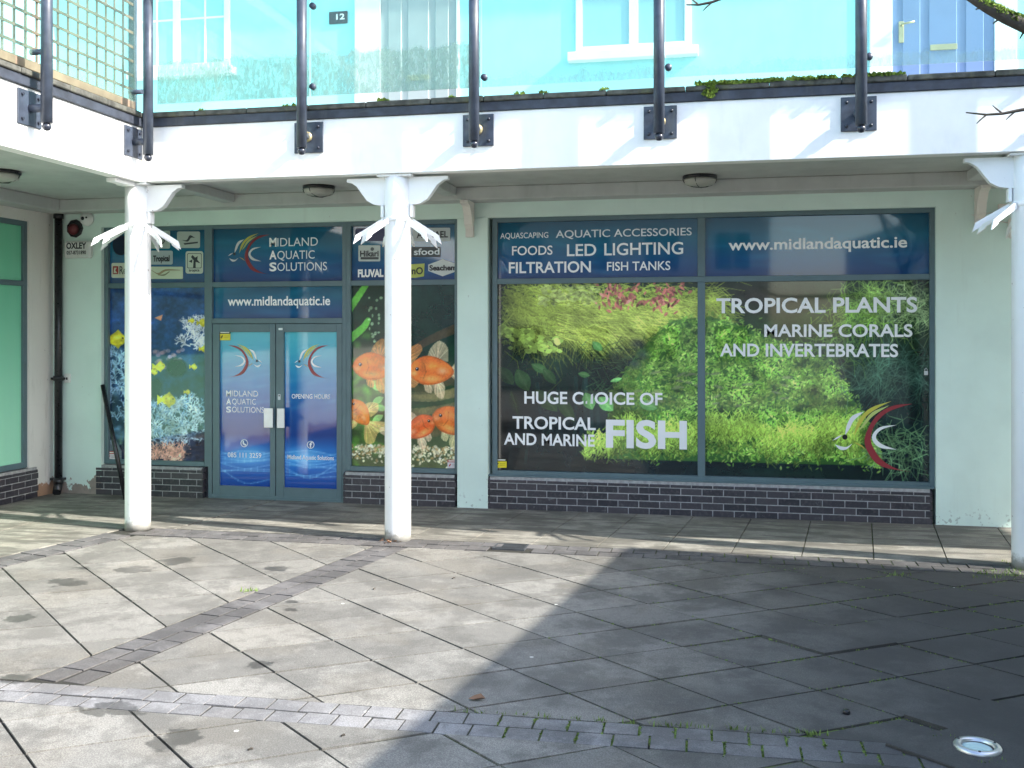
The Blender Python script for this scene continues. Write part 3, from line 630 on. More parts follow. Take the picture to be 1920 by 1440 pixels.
def paint_coral():
    c = Canvas(195, 532, 390, 872, .9); c.grad([(532, (40, 78, 132)), (600, (34, 70, 130)), (700, (26, 54, 96)), (800, (22, 44, 72)), (872, (20, 34, 52))])
    for _ in range(40): c.ell(RNG.uniform(200, 240), RNG.uniform(650, 830), RNG.uniform(6, 18), RNG.uniform(5, 13), RNG.uniform(0, 3), jit((100, 135, 165), .3), .45, .9)
    for _ in range(24): c.ell(RNG.uniform(285, 390), RNG.uniform(660, 770), RNG.uniform(8, 22), RNG.uniform(7, 16), 0, jit((34, 40, 58), .3), .5, .9)
    for _ in range(120): branchy(c, RNG.uniform(195, 250), RNG.uniform(660, 800), RNG.uniform(4, 8), -1.57+RNG.normal(0, .6), 1.1, (150, 185, 215), 3)
    for _ in range(46): branchy(c, RNG.uniform(345, 390), RNG.uniform(605, 655), 7, -1.57+RNG.normal(0, .9), 1.2, (205, 205, 220), 4)
    for _ in range(30): c.ell(RNG.uniform(290, 345), RNG.uniform(655, 690), 5, 4, 0, jit((190, 150, 170), .2), .5)
    for _ in range(190): branchy(c, RNG.normal(325, 40), RNG.uniform(755, 835), RNG.uniform(6, 9), -1.57+RNG.normal(0, .9), 1.2, (178, 196, 212) if RNG.random() > .3 else (120, 150, 185), 4)
    c.ell(330, 690, 24, 21, .1, (22, 26, 34), .95, .3); c.ell(290, 732, 18, 26, .3, (18, 22, 30), .9, .4)
    for (x, y, r, a) in ((220, 636, 17, 0), (316, 752, 14, .3), (300, 688, 10, -.4), (289, 698, 7, .6), (380, 604, 8, 1.2), (383, 654, 7, .2), (364, 688, 6, .4), (360, 600, 5, 0), (352, 736, 5, 0)):
        c.poly([(x-r*1.5, y-r*.7), (x-r*.6, y), (x-r*1.5, y+r*.7)], (214, 200, 40)); c.ell(x, y, r*1.05, r*.82, a, (226, 212, 48), 1, .2); c.poly([(x-r*.5, y-r*.6), (x+r*.1, y-r*1.15), (x+r*.6, y-r*.55)], (206, 190, 44), .9); c.poly([(x-r*.4, y+r*.6), (x+r*.1, y+r*1.1), (x+r*.5, y+r*.5)], (196, 178, 40), .9); c.ell(x, y-r*.2, r*.6, r*.3, a, (246, 236, 110), .6, .8); c.ell(x-r*.2, y+r*.35, r*.6, r*.25, a, (176, 156, 30), .45, .9); c.ell(x+r*.6, y-r*.15, r*.12, r*.12, 0, (30, 26, 20))
    c.poly([(290, 594), (305, 588), (302, 600)], (220, 150, 120))
    for _ in range(80): branchy(c, RNG.uniform(285, 345), RNG.uniform(850, 874), 8, -1.2+RNG.normal(0, .5), 1.0, (214, 160, 140), 3)
    for _ in range(30): c.ell(RNG.uniform(345, 388), RNG.uniform(810, 868), RNG.uniform(4, 10), RNG.uniform(3, 8), 0, jit((26, 40, 60), .3), .6)
    c.poly([(196, 835), (215, 828), (228, 852), (228, 872), (196, 872)], (165, 175, 170), .6); c.noise(.14, 16); c.noise(.1, 5); c.noise(.05, 2); return c
def paint_plants():
    c = Canvas(924, 524, 1756, 912, .84); c.grad([(524, (34, 52, 40)), (600, (42, 66, 40)), (720, (26, 48, 40)), (800, (24, 40, 42)), (912, (24, 36, 40))])
    c.ell(1150, 700, 100, 70, 0, (24, 34, 32), .8, 1.); c.ell(1010, 830, 150, 90, 0, (26, 38, 44), .9, 1.); c.ell(1420, 560, 130, 50, 0, (44, 36, 36), .85, 1.); c.ell(1690, 760, 90, 120, 0, (30, 50, 48), .8, 1.)
    for _ in range(70): x = RNG.uniform(925, 1130); y = RNG.uniform(700, 900); c.stroke([(x, y), (x+RNG.normal(0, 5), y+60)], 3, 3, jit((28, 48, 46), .3), .4)
    # tall dim background stems
    for _ in range(420):
        x = RNG.uniform(930, 1310); y = RNG.uniform(540, 650); c.leaf(x, y, RNG.uniform(8, 18), RNG.uniform(4, 8), RNG.uniform(-1.2, 1.2), jit((122, 148, 60), .3), .7)
    # sweeping fine grass, upper left
    for _ in range(3000):
        t = RNG.random(); x = 940+t*400; y0 = 575+30*math.sin(t*2.2)+RNG.normal(0, 34); L = RNG.uniform(25, 70); a = RNG.normal(.5-.55*t, .45); dz = RNG.uniform(.1, .8)
        lum = np.clip(1.12-(y0-560)/190+RNG.normal(0, .2), .35, 1.25); col = np.array((154, 172, 74))*lum
        c.stroke([(x, y0), (x+L*.5*math.cos(a), y0+L*.5*math.sin(a)), (x+L*math.cos(a+dz), y0+L*math.sin(a+dz))], .85, .35, np.clip(col, 0, 255), .75)
    for _ in range(500):
        x = RNG.uniform(1040, 1300); y0 = RNG.uniform(560, 640); L = RNG.uniform(30, 75); a = RNG.normal(.15, .25); c.stroke([(x, y0), (x+L*.5, y0+L*.5*math.sin(a)), (x+L, y0+L*math.sin(a+.5))], .7, .35, jit((188, 204, 98), .15), .7)
    c.ell(1165, 700, 72, 42, .1, (22, 32, 30), .82, .9)
    for _ in range(200): x = RNG.uniform(1080, 1240); y = RNG.uniform(650, 760); c.stroke([(x, y), (x+RNG.uniform(8, 25), y+RNG.normal(0, 12))], .6, .4, jit((62, 88, 56), .35), .6)
    # hill of small leaves
    def top(x): return np.interp(x, [1140, 1200, 1260, 1330, 1400, 1450, 1500, 1560, 1610, 1650], [760, 660, 604, 596, 618, 640, 655, 690, 770, 860])
    pts = [(RNG.uniform(1140, 1650), RNG.random()) for _ in range(10500)]; pts = [(x, top(x)+u*(868-top(x))+RNG.normal(0, 9), u) for x, u in pts]; pts.sort(key=lambda p: p[1])
    clump = RNG.uniform(0, 1, (64, 64))
    def cl(x, y, sx, sy):
        u, v = x/sx, y/sy; i, j = int(u), int(v); f, g = u-i, v-j; q = lambda a, b: clump[b % 64, a % 64]
        return (q(i, j)*(1-f)+q(i+1, j)*f)*(1-g)+(q(i, j+1)*(1-f)+q(i+1, j+1)*f)*g
    c.poly([(x, top(x)) for x in range(1140, 1651, 15)]+[(1650, 880), (1140, 880)], (66, 112, 50), .85)
    for x, y, u in pts:
        k = .55*cl(x, y, 30, 24)+.45*cl(x+700, y+300, 11, 9); lum = .42+1.05*k-.10*u+.16*cl(x, y+90, 80, 60); g = (122, 172, 70) if RNG.random() > .3 else (168, 205, 98)
        if k < .26: g = (70, 116, 62)
        if x < 1260: lum *= np.interp(x, [1140, 1280], [.5, 1.])
        c.leaf(x+RNG.normal(0, 2), y, RNG.uniform(6, 13), RNG.uniform(2.4, 4.6), RNG.uniform(0, 6.28), np.clip(np.array(g)*lum*RNG.uniform(.8, 1.2), 0, 255), .9)
    # low carpet
    for _ in range(5200):
        x = RNG.uniform(1095, 1610); yl = np.interp(x, [1095, 1180, 1300, 1610], [850, 818, 805, 812])+10*math.sin(x*.031)+7*math.sin(x*.083+1)+RNG.normal(0, 9); y = yl+abs(RNG.normal(0, 24))
        if y > 884-8*math.sin(x*.02): continue
        lum = np.clip(1.1-(y-yl)/110+RNG.normal(0, .16), .3, 1.25); c.stroke([(x, y), (x+RNG.normal(0, 5), y-RNG.uniform(4, 10))], .9, .4, np.clip(np.array((176, 216, 92))*lum, 0, 255), .85)
    c.ell(1500, 898, 260, 20, 0, (30, 52, 42), .75, 1.); c.ell(1150, 896, 200, 20, 0, (24, 34, 36), .85, 1.)
    # red stems on top
    for _ in range(150):
        cx = RNG.choice([1150, 1180, 1235, 1255]); c.leaf(RNG.normal(cx, 16), RNG.normal(556, 14), RNG.uniform(9, 18), RNG.uniform(4, 7), RNG.uniform(-2.6, -.5), jit((176, 104, 96), .25), .9)
    for _ in range(160): c.leaf(RNG.uniform(1010, 1120), RNG.normal(552, 10), RNG.uniform(8, 15), RNG.uniform(4, 7), RNG.uniform(-1, 1), jit((176, 192, 110), .2), .75)
    # round pale leaves at the left, broad dark leaves below
    for _ in range(70): x = RNG.uniform(935, 1000); c.leaf(x, 612+(x-935)*.2+abs(RNG.normal(0, 16)), RNG.uniform(10, 16), RNG.uniform(7, 10), RNG.uniform(-.6, .9), jit((172, 204, 92), .18), .92)
    for _ in range(50): x = RNG.uniform(985, 1050); c.leaf(x, 652+(1040-x)*.15+RNG.normal(0, 8), RNG.uniform(11, 18), RNG.uniform(7, 11), RNG.uniform(-.4, .8), jit((176, 208, 98), .18), .92)
    for (x, y, L, wd, a, g) in ((948, 715, 44, 26, .9, 80), (980, 724, 46, 30, 1.1, 96), (1012, 700, 34, 18, .5, 110), (1030, 716, 36, 20, .9, 92), (1024, 765, 56, 30, .8, 72), (1060, 780, 60, 24, 1.0, 66), (1104, 765, 34, 26, 1.2, 150), (1136, 770, 36, 26, .8, 165), (1120, 655, 24, 16, .8, 150), (1155, 722, 22, 9, -.3, 190), (1215, 772, 34, 20, .3, 140), (1095, 712, 22, 12, .2, 120), (965, 770, 50, 16, 1.3, 60)):
        c.leaf(x, y, L*1.1, wd, a, (g*.62, g, g*.55), .95); c.leaf(x-1, y-2, L*.9, wd*.4, a, (g*.8, g*1.15, g*.68), .5); c.stroke([(x-L*.45*math.cos(a), y-L*.45*math.sin(a)), (x+L*.45*math.cos(a), y+L*.45*math.sin(a))], .6, .4, (g*.95, g*1.2, g*.8), .6)
    # grassy tufts on the right
    for cx, cy, n, L, g in ((1640, 575, 240, 60, (136, 172, 86)), (1710, 580, 200, 50, (150, 176, 120)), (1600, 600, 160, 50, (110, 150, 60)), (1690, 850, 150, 60, (104, 140, 96)), (1640, 700, 200, 70, (66, 98, 78)), (1720, 700, 120, 70, (60, 90, 76)), (1560, 660, 160, 40, (84, 120, 60))):
        for _ in range(n):
            a = RNG.uniform(0, 6.28); x = cx+RNG.normal(0, 26); y = cy+RNG.normal(0, 22); l = L*RNG.uniform(.3, 1); c.stroke([(x, y), (x+l*.5*math.cos(a), y+l*.5*math.sin(a)), (x+l*math.cos(a+.4), y+l*math.sin(a+.4)+6)], .9, .35, jit(g, .22), .7)
    for _ in range(26): c.ell(RNG.uniform(1190, 1480), RNG.uniform(705, 770), RNG.uniform(8, 14), RNG.uniform(2.4, 4), RNG.normal(0, .2), jit((128, 132, 104), .15), .55, .4)
    for (x, y) in ((1195, 650), (1205, 672), (1190, 690)): c.ell(x, y, 18, 14, 0, (44, 52, 70), .6, .9)
    c.noise(.10, 34); c.noise(.08, 12); c.noise(.05, 1.5)
    X = c.gx[None]; c.im *= np.interp(X, [924, 960, 1060, 1640, 1756], [.55, .72, 1., 1., .86])[..., None]
    return c
ZTR = 2.55          # transom centre
# left window
lw, xa, xb = win(195, 391, ZT, ZS); bar(lw, xa, xb, ZTR-.03, ZTR+.03)
paint_top(196, 424, 390, 530).build('upper_pane', ZT-.04, ZTR, GY, lw); paint_coral().build('lower_pane', ZTR, ZS+.03, GY, lw, gain=1.1)
# centre: sign panels over the double door
dw, xa, xb = win(390, 649, ZT, .0, fw=.05); bar(dw, xa, xb, ZTR-.03, ZTR+.03); bar(dw, xa, xb, 2.085, 2.147)
tp = paint_top(392, 418, 648, 530); tp.build('sign_pane', ZT-.04, ZTR, GY, dw); paint_top(392, 534, 648, 600).build('web_address_pane', ZTR, 2.1, GY, dw)
# right of the door
rw, xa, xb = win(649, 861, ZT, ZS); bar(rw, xa, xb, ZTR-.03, ZTR+.03)
paint_top(650, 415, 862, 528).build('upper_pane', ZT-.04, ZTR, GY, rw); paint_gold().build('lower_pane', ZTR, ZS+.03, GY, rw, gain=1.1)
# large window
bw, xa, xb = win(923, 1754, ZT, ZS); bar(bw, xa, xb, ZTR-.03, ZTR+.03)
box('mullion', FX(1308), FX(1322), .002, .088, ZS+.055, ZTR-.031, M['frame'], bw, .003); box('mullion', FX(1308), FX(1322), .002, .088, ZTR+.031, ZT-.05, M['frame'], bw, .003)
paint_top(924, 405, 1316, 528).build('upper_pane', ZT-.04, ZTR, GY, bw); paint_top(1314, 395, 1755, 524).build('upper_pane', ZT-.04, ZTR, GY, bw)
paint_plants().build('lower_pane', ZTR, ZS+.03, GY, bw, gain=1.12)
sp(box('window_sill', FX(916), FX(1750), -.05, .0, ZS-.006, ZS+.012, M['frame'], bev=.003))
# doors
def leaf_door(px0, px1, gx0, gx1):
    x0, x1, g0, g1 = FX(px0), FX(px1), FX(gx0), FX(gx1); zt, zb = 2.08, .012
    d = sp(boxes('door_leaf', [(x0, g0, .0, .06, zb, zt), (g1, x1, .0, .06, zb, zt), (g0, g1, .0, .06, 1.985, zt), (g0, g1, .0, .06, zb, .155)], M['frame'], bev=.003))
    paint_water(gx0-1, 620, gx1+1, 918).build('door_pane', 1.99, .15, .03, d); return d
d1 = leaf_door(398.5, 516, 411, 506); d2 = leaf_door(517.5, 641, 532, 631)
def handle(parent, a, b):
    x0, x1 = FX(a), FX(b); box('pull_handle', x0, x1, -.052, -.04, .86, 1.09, M['alu'], parent, .004); boxes('handle_stem', [(x0+.02, x1-.02, -.04, .0, .9, .92), (x0+.02, x1-.02, -.04, 0, 1.03, 1.05)], M['alu'], parent)
handle(d1, 498, 515); handle(d2, 522.5, 536.5)
box('threshold', FX(392), FX(647), -.03, .06, .0, .012, M['frame'], dw)
shapes('maker_label', [(rrect(522, 615, 530, 619, 1), (225, 230, 230))], dw, -.002); shapes('key_label', [(rrect(521, 739, 526, 750, 1), (200, 206, 210)), (circ(523.5, 742, 1.4), (60, 60, 66))], d2, -.002)
# lettering
TY = GY-.004; LT, LD = M['letter'], M['letter_dim']
for a in [('AQUASCAPING', .008, 938, 1028, 437, 447.5, bw, LD), ('AQUATIC ACCESSORIES', .008, 1042, 1297, 432, 446, bw, LD), ('FOODS', .012, 960, 1036, 461.5, 478.5, bw, LT), ('LED', .014, 1063, 1118, 458, 480, bw, LT), ('LIGHTING', .014, 1133, 1281, 456, 478.5, bw, LT),
          ('FILTRATION', .02, 954, 1108, 491.5, 512, bw, LT), ('FISH TANKS', .012, 1138, 1257, 491, 507.5, bw, LT), ('www.midlandaquatic.ie', .02, 1366, 1701, 449, 469, bw, LT),
          ('HUGE C', .022, 983, 1094, 733.5, 756, bw, LT), ('OICE OF', .022, 1115, 1242, 735, 757.5, bw, LT), ('TROPICAL', .022, 961, 1117, 780, 803, bw, LT), ('AND MARINE', .022, 945, 1115, 811.5, 833, bw, LT), ('FISH', .034, 1136, 1288, 786, 837, bw, LT),
          ('TROPICAL PLANTS', .024, 1343, 1720, 559, 586.5, bw, LT), ('MARINE CORALS', .022, 1433, 1711, 608, 631, bw, LT), ('AND INVERTEBRATES', .022, 1350, 1684, 644, 667.5, bw, LT), ('www.midlandaquatic.ie', .02, 427, 619, 556, 573, dw, LT)]:
    ptext(a[0], a[1], a[2], a[3], a[4], a[5], a[6], a[7], TY)
shapes('torn_letter', [([(1108, 740), (1112, 738), (1112, 757), (1107, 757)], (225, 228, 228)), ([(1098, 753), (1101, 751), (1101, 757), (1098, 757)], (225, 228, 228))], bw, TY)
def mas(parent, x, wds, ys, hh, Y, big):
    for (a, b), wd, y in zip((('M', 'IDLAND'), ('A', 'QUATIC'), ('S', 'OLUTIONS')), wds, ys):
        ptext(a, .03, x, x+big, y, y+hh, parent, LT, Y); ptext(b, 0, x+big+1.5, x+wd, y+.4, y+hh, parent, LD if parent is dw else LT, Y)
mas(dw, 505, (91, 85, 108), (446, 470, 492), 16, TY, 13.5); logo(dw, 427, 437, 506, 515, TY, dim=.85)
DY = .026; mas(d1, 424, (60, 56, 71), (732, 747, 762), 11, DY, 9.5); logo(d1, 427, 645, 492, 708, DY, True); logo(d2, 551, 645, 616, 710, DY)
logo(bw, 1560, 752, 1712, 886, TY)
ptext('085 111 3259', .01, 427, 490, 848, 857, d1, LT, DY); ptext('OPENING HOURS', .012, 547, 619, 738.5, 747, d2, LT, DY); ptext('Midland Aquatic Solutions', .014, 539, 626, 852.5, 860.5, d2, LT, DY)
shapes('phone_emblem', [(circ(458, 831, 7, 7.4), (232, 236, 240)), (circ(458, 831, 5.6, 6), (34, 84, 150)), (smooth([(455, 827), (455.5, 833), (461, 836)])+smooth([(462, 833), (458, 831), (457, 826)]), (232, 236, 240))], d1, DY)
shapes('social_emblem', [(circ(582.5, 834, 7, 7.4), (232, 236, 240)), (circ(582.5, 834, 5.6, 6), (34, 84, 150))], d2, DY); ptext('f', .03, 580, 585.5, 829, 839, d2, LT, DY-.002)
# brand panels either side of the door
G, D2 = (176, 184, 178), (40, 44, 52)
def panels(parent, groups):
    for g in groups: shapes('brand_panel', g, parent, TY)
panels(lw, [[(circ(226, 460, 15, 19), (18, 30, 58))], [(rrect(275, 432, 319, 466, 3), G)], [(rrect(270, 470, 324, 496, 3), (172, 182, 186))],
    [(rrect(332, 434, 375, 465, 3), G), (smooth([(340, 450), (350, 450), (356, 441), (366, 446)])+smooth([(366, 446), (358, 446), (352, 453), (340, 450)])[1:], D2), ([(344, 456), (371, 453), (371, 456), (346, 459)], D2)],
    [(rrect(209, 493, 261, 521, 3), (205, 208, 190)), (rrect(211.5, 499, 222, 514, 1), (150, 40, 36)), ([(214, 502), (219, 502), (216, 507), (220, 512), (213, 512)], (205, 208, 190))],
    [(rrect(262, 500, 343, 523, 2), (205, 212, 188)), (smooth([(284, 506), (296, 512), (310, 505), (338, 506)])+smooth([(338, 507), (312, 508), (298, 515), (284, 507)]), (150, 130, 96)), (smooth([(296, 515), (308, 514), (318, 508)])+smooth([(318, 510), (308, 517), (296, 516)]), (120, 120, 90))],
    [(rrect(348, 471, 381, 513, 4), (196, 204, 190)), (rrect(351, 475, 378, 503, 2), D2), (rrect(352, 476, 377, 502, 2), (196, 204, 190)), ([(362, 502), (363, 488), (358, 482), (361, 478), (366, 483), (371, 480), (370, 487), (376, 494), (367, 491), (367, 502)], D2), ([(354, 490), (361, 486), (360, 493)], D2)]])
ptext('Tropical', .04, 287, 318, 479, 490, lw, M['ink'], TY-.004); ptext('Re', .01, 224, 237, 499, 514, lw, M['ink'], TY-.004); ptext('D', 0, 296, 309, 446, 458, lw, M['ink'], TY-.004); ptext('tropica', .03, 354, 374, 504.5, 509, lw, M['ink'], TY-.004)
panels(rw, [[(rrect(666, 428, 722, 452, 5), (22, 38, 84))], [(rrect(774, 427, 844, 452, 2), (178, 186, 186))], [(rrect(672, 460, 713, 490, 2), (186, 196, 192)), (circ(698, 467, 3.4), (70, 82, 84)), (rrect(676, 482, 710, 486.5, 1), (50, 60, 62))],
    [(rrect(764, 463, 826, 482, 1), (34, 48, 52))], [([(762, 496), (796, 494), (795, 518), (778, 521), (762, 520)], (178, 188, 84))], [([(830, 486), (858, 496), (858, 508), (830, 518), (803, 508), (803, 496)], (200, 205, 202))]])
for a in [('AQUAEL', .03, 781, 840, 434, 446, M['ink']), ('Hikari', .03, 675, 710, 470, 481, M['ink']), ('FLUVAL', .05, 671, 719, 505, 519, LT), ('sfood', .02, 776, 824, 466, 478, LD), ('nO', .03, 772, 793, 501, 514, M['ink']), ('Seachem', .04, 805, 856, 497, 507, M['ink'])]:
    ptext(a[0], a[1], a[2], a[3], a[4], a[5], rw, a[6], TY-.003)
def sticker(label, px, py, w, h, top, bodyc, Y):
    o = shapes('warning_sticker', [(rrect(px, py, px+w, py+h, 1), bodyc), ([(px, py), (px+w, py), (px+w, py+h*.3), (px, py+h*.3)], top), ([(px+w*.1, py+h*.08), (px+w*.9, py+h*.08), (px+w*.9, py+h*.2), (px+w*.1, py+h*.2)], (235, 235, 225)), ([(px+w*.12, py+h*.7), (px+w*.25, py+h*.45), (px+w*.36, py+h*.5), (px+w*.2, py+h*.82)], top), ([(px+w*.45, py+h*.5), (px+w*.9, py+h*.5), (px+w*.9, py+h*.56), (px+w*.45, py+h*.56)], tuple(v*.8 for v in bodyc)), ([(px+w*.45, py+h*.68), (px+w*.85, py+h*.68), (px+w*.85, py+h*.74), (px+w*.45, py+h*.74)], tuple(v*.8 for v in bodyc))], None, Y)
    tag(o, label, 'sticker', 'warning stickers on the shop glass')
sticker('yellow and black warning sticker on the top corner of the left door', 411, 621, 21, 17, (30, 28, 16), (226, 208, 40), .018)
sticker('yellow and black warning sticker low in the corner of the large window', 927, 860, 23, 17, (30, 28, 16), (232, 214, 36), .03)
sticker('red and white warning sticker low on the coral picture window', 200, 846, 19, 17, (178, 40, 52), (214, 206, 210), .03)
sticker('red and white warning sticker low on the goldfish picture window', 839, 862, 20, 16, (178, 40, 52), (214, 206, 210), .03)
lk = empty('window_padlock', (FX(1737), .03, onY(1737, 698).z)); tag(lk, 'tiny pale padlock hanging at the right edge of the large window', 'padlock'); box('body', -.018, .018, -.02, .0, -.03, .012, M['plastic'], lk, .003); tube_obj('shackle', [(-.012, -.01, .01), (-.012, -.01, .03), (0, -.01, .042), (.012, -.01, .03), (.012, -.01, .01)], .004, M['steel'], lk, 6)

# ================================================================ BALCONY SLAB, SOFFIT AND UPPER FLOOR
FYc, XW = -2.05, -5.67          # faces of the front fascia and of the side fascia
XR = 7.6
sp(box('balcony_fascia', XW-.02, XR, FYc, FYc+.14, 3.465, 4.0, M['fascia'], bev=.004))
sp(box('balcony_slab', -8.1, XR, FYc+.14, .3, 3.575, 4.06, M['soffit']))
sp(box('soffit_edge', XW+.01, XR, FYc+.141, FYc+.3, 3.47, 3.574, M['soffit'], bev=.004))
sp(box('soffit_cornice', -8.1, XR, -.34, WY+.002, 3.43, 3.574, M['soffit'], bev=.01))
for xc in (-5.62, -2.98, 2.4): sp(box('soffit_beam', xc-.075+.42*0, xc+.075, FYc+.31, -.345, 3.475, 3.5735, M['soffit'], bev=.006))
sp(box('flashing', XW-.06, XR, FYc-.02, FYc+.1, 4.0015, 4.085, M['flash'], bev=.004))
bm = bmesh.new(); x = XW-.06
while x < XR: w_ = random.uniform(.5, .75); bbox(bm, x+.003, x+w_-.003, FYc-.036+random.uniform(-.003, .003), FYc+.2, 4.0862, 4.138+random.uniform(-.006, .006), .008); x += w_
sp(bm_obj('coping', bm, M['lip']))
sp(box('upper_wall', -8.12, XR, 0, .3, 4.061, 7.4, M['mint_up'])); sp(box('eaves', -8.4, XR+.2, -.45, .4, 7.401, 7.6, M['white']))
rf = sp(mesh_obj('roof', [(-8.4, -.5, 7.605), (XR+.2, -.5, 7.605), (XR+.2, 4, 9.6), (-8.4, 4, 9.6), (-8.4, 8.5, 7.605), (XR+.2, 8.5, 7.605)], [(0, 1, 2, 3), (3, 2, 5, 4), (0, 3, 4), (1, 5, 2)], M['roofslate']))
def upwin(px0, px1, zb, zt, mulls, bars, sill=True, barz=None):
    x0, x1 = FX(px0), FX(px1); fw = .07
    fr = sp(boxes('upper_window', [(x0, x0+fw, -.03, .02, zb, zt), (x1-fw, x1, -.03, .02, zb, zt), (x0+fw, x1-fw, -.03, .02, zt-fw, zt), (x0+fw, x1-fw, -.03, .02, zb, zb+fw)], M['upvc'], bev=.004))
    box('pane', x0+fw, x1-fw, -.012, .01, zb+fw, zt-fw, M['pane_up'], fr)
    for m in mulls: box('mullion', FX(m)-.05, FX(m)+.05, -.028, -.0125, zb+fw, zt-fw, M['upvc'], fr, .004)
    for b in bars: box('glazing_bar', FX(b)-.012, FX(b)+.012, -.02, -.0125, zb+fw, zt-fw, M['upvc'], fr)
    if barz: box('glazing_bar', x0+fw, x1-fw, -.0058, -.0126, barz-.012, barz+.012, M['upvc'], fr)
    if sill: box('sill', x0-.08, x1+.08, -.12, .0, zb-.1, zb-.002, M['upvc'], fr, .006)
upwin(258, 432, 5.13, 6.5, (333,), (296, 386), barz=5.74); upwin(1080, 1296, 5.05, 6.5, (1188,), ())
def updoor(px0, px1, c0, c1, mat, plate):
    x0, x1 = FX(px0), FX(px1); f0, f1 = FX(c0), FX(c1); z0 = 4.15; zt = 6.25
    fr = sp(boxes('upper_door', [(f0, x0, -.04, .02, z0, zt+.1), (x1, f1, -.04, .02, z0, zt+.1), (x0, x1, -.04, .02, zt, zt+.1)], M['upvc'], bev=.004))
    lf = box('leaf', x0+.002, x1-.002, -.02, .01, z0, zt-.002, M[mat], fr); w = (x1-x0)
    for a, b in ((.1, .28), (.36, .64), (.72, .9)): box('panel', x0+w*a, x0+w*b, -.03, -.0058, z0+.12, zt-.15, M[mat], fr, .008)
    if plate: box('letter_plate', plate[0]-.13, plate[0]+.13, -.045, -.031, plate[1]-.03, plate[1]+.03, M['brass'], fr, .004)
    return fr
updoor(715, 857, 667, 862, 'doorgrey', (onY(785, 147).x, onY(785, 147).z))
df = updoor(1672, 1863, 1630, 1905, 'doorblue', (onY(1768, 90).x, onY(1768, 90).z))
h0 = onY(1689, 60); box('handle_plate', h0.x-.025, h0.x+.025, -.04, -.021, h0.z-.12, h0.z+.1, M['brass'], df, .004); tube_obj('lever', [(h0.x, -.03, h0.z+.06), (h0.x, -.08, h0.z+.06), (h0.x+.12, -.085, h0.z+.075)], .011, M['brass'], df, 8)
a, b = onY(618, 46), onY(652, 21); npl = sp(box('number_plaque', a.x, b.x, -.02, -.001, a.z, b.z, M['ink'], bev=.004)); place_text('numerals', '12', .02, a.x+.09, b.x-.03, a.z+.045, b.z-.03, -.0215, LT, npl)

# ================================================================ COLUMNS
BPROF = [(.1, 0), (.5, 0), (.5, -.03), (.46, -.035), (.4, -.075), (.345, -.15), (.3, -.21), (.23, -.25), (.15, -.26), (.1, -.26)]
def column(x, y, label, dirs, spikerot=.2):
    c = empty('column', (x, y, 0)); tag(c, label, 'column', 'white round columns under the balcony'); zt = 3.463
    lathe('shaft', [(.128, .0), (.124, .05), (.124, zt-.42), (.124, zt)], M['colpaint'], c, 32)
    box('cap_plate', -.17, .17, -.12, .14, zt-.022, zt-.0005, M['white'], c, .004)
    if len(dirs) == 1: box('cap_strip', -.05, .05, -.46, -.121, zt-.04, zt-.002, M['colpaint'], c, .004)
    for dx, dy in dirs:
        v = []; f = []; n = len(BPROF)
        for t in (-.036, .036): v += [(dx*r-dy*t, dy*r+dx*t, zt-.023+h) for r, h in BPROF]
        f = [tuple(range(n)), tuple(range(2*n-1, n-1, -1))]+[(i, n+i, n+(i+1) % n, (i+1) % n) for i in range(n)]
        o = mesh_obj('bracket', v, f, M['colpaint'], c); bmn = bmesh.new(); bmn.from_mesh(o.data); bmesh.ops.recalc_face_normals(bmn, faces=bmn.faces); bmn.to_mesh(o.data); bmn.free()
        p = [(dx*.13-dy*t, dy*.13+dx*t) for t in (-.042, .042)]; q = [(dx*.16-dy*t, dy*.16+dx*t) for t in (-.042, .042)]
        bb = bmesh.new(); xs = [a[0] for a in p+q]; ys = [a[1] for a in p+q]; bbox(bb, min(xs), max(xs), min(ys), max(ys), zt-.40, zt-.285, .004); bm_obj('bracket_foot', bb, M['white'], c)
    lathe('spike_collar', [(.125, 3.02), (.134, 3.022), (.134, 3.062), (.125, 3.064)], M['white'], c, 32)
    for k in range(9):
        a = spikerot+k*2*math.pi/9; ca, sa = math.cos(a), math.sin(a); L = random.uniform(.34, .38); dn = math.radians(31+random.uniform(-3, 3)); w = .026
        # flat pointed blade: along = out/down, across = vertical-ish edge
        al = Vector((ca*math.cos(dn), sa*math.cos(dn), -math.sin(dn))); ac = Vector((ca*math.sin(dn), sa*math.sin(dn), math.cos(dn))); th = Vector((-sa, ca, 0))*.007; o0 = Vector((ca*.128, sa*.128, 3.035))
        pr = [(0, w), (L-.05, w), (L+.015, -w*1.2), (L-.075, -w), (L-.085, -w*.55), (.02, -w)]
        v = [o0+al*u+ac*s+th for u, s in pr]+[o0+al*u+ac*s-th for u, s in pr]; n = 6
        mesh_obj('spike', v, [tuple(range(n)), tuple(range(2*n-1, n-1, -1))]+[(i, (i+1) % n, n+(i+1) % n, n+i) for i in range(n)], M['white'], c)
    return c
column(FX(258.5, -1.92), -1.92, 'white round column at the inner corner of the balcony, left of the shop door', [(1, 0)], .25)
column(FX(746, -1.905), -1.905, 'white round column in front of the goldfish window, with two scroll brackets', [(1, 0), (-1, 0)], .12)
column(FX(1927, -1.9), -1.90, 'white round column cut by the right edge of the picture', [(1, 0), (-1, 0)], .3)
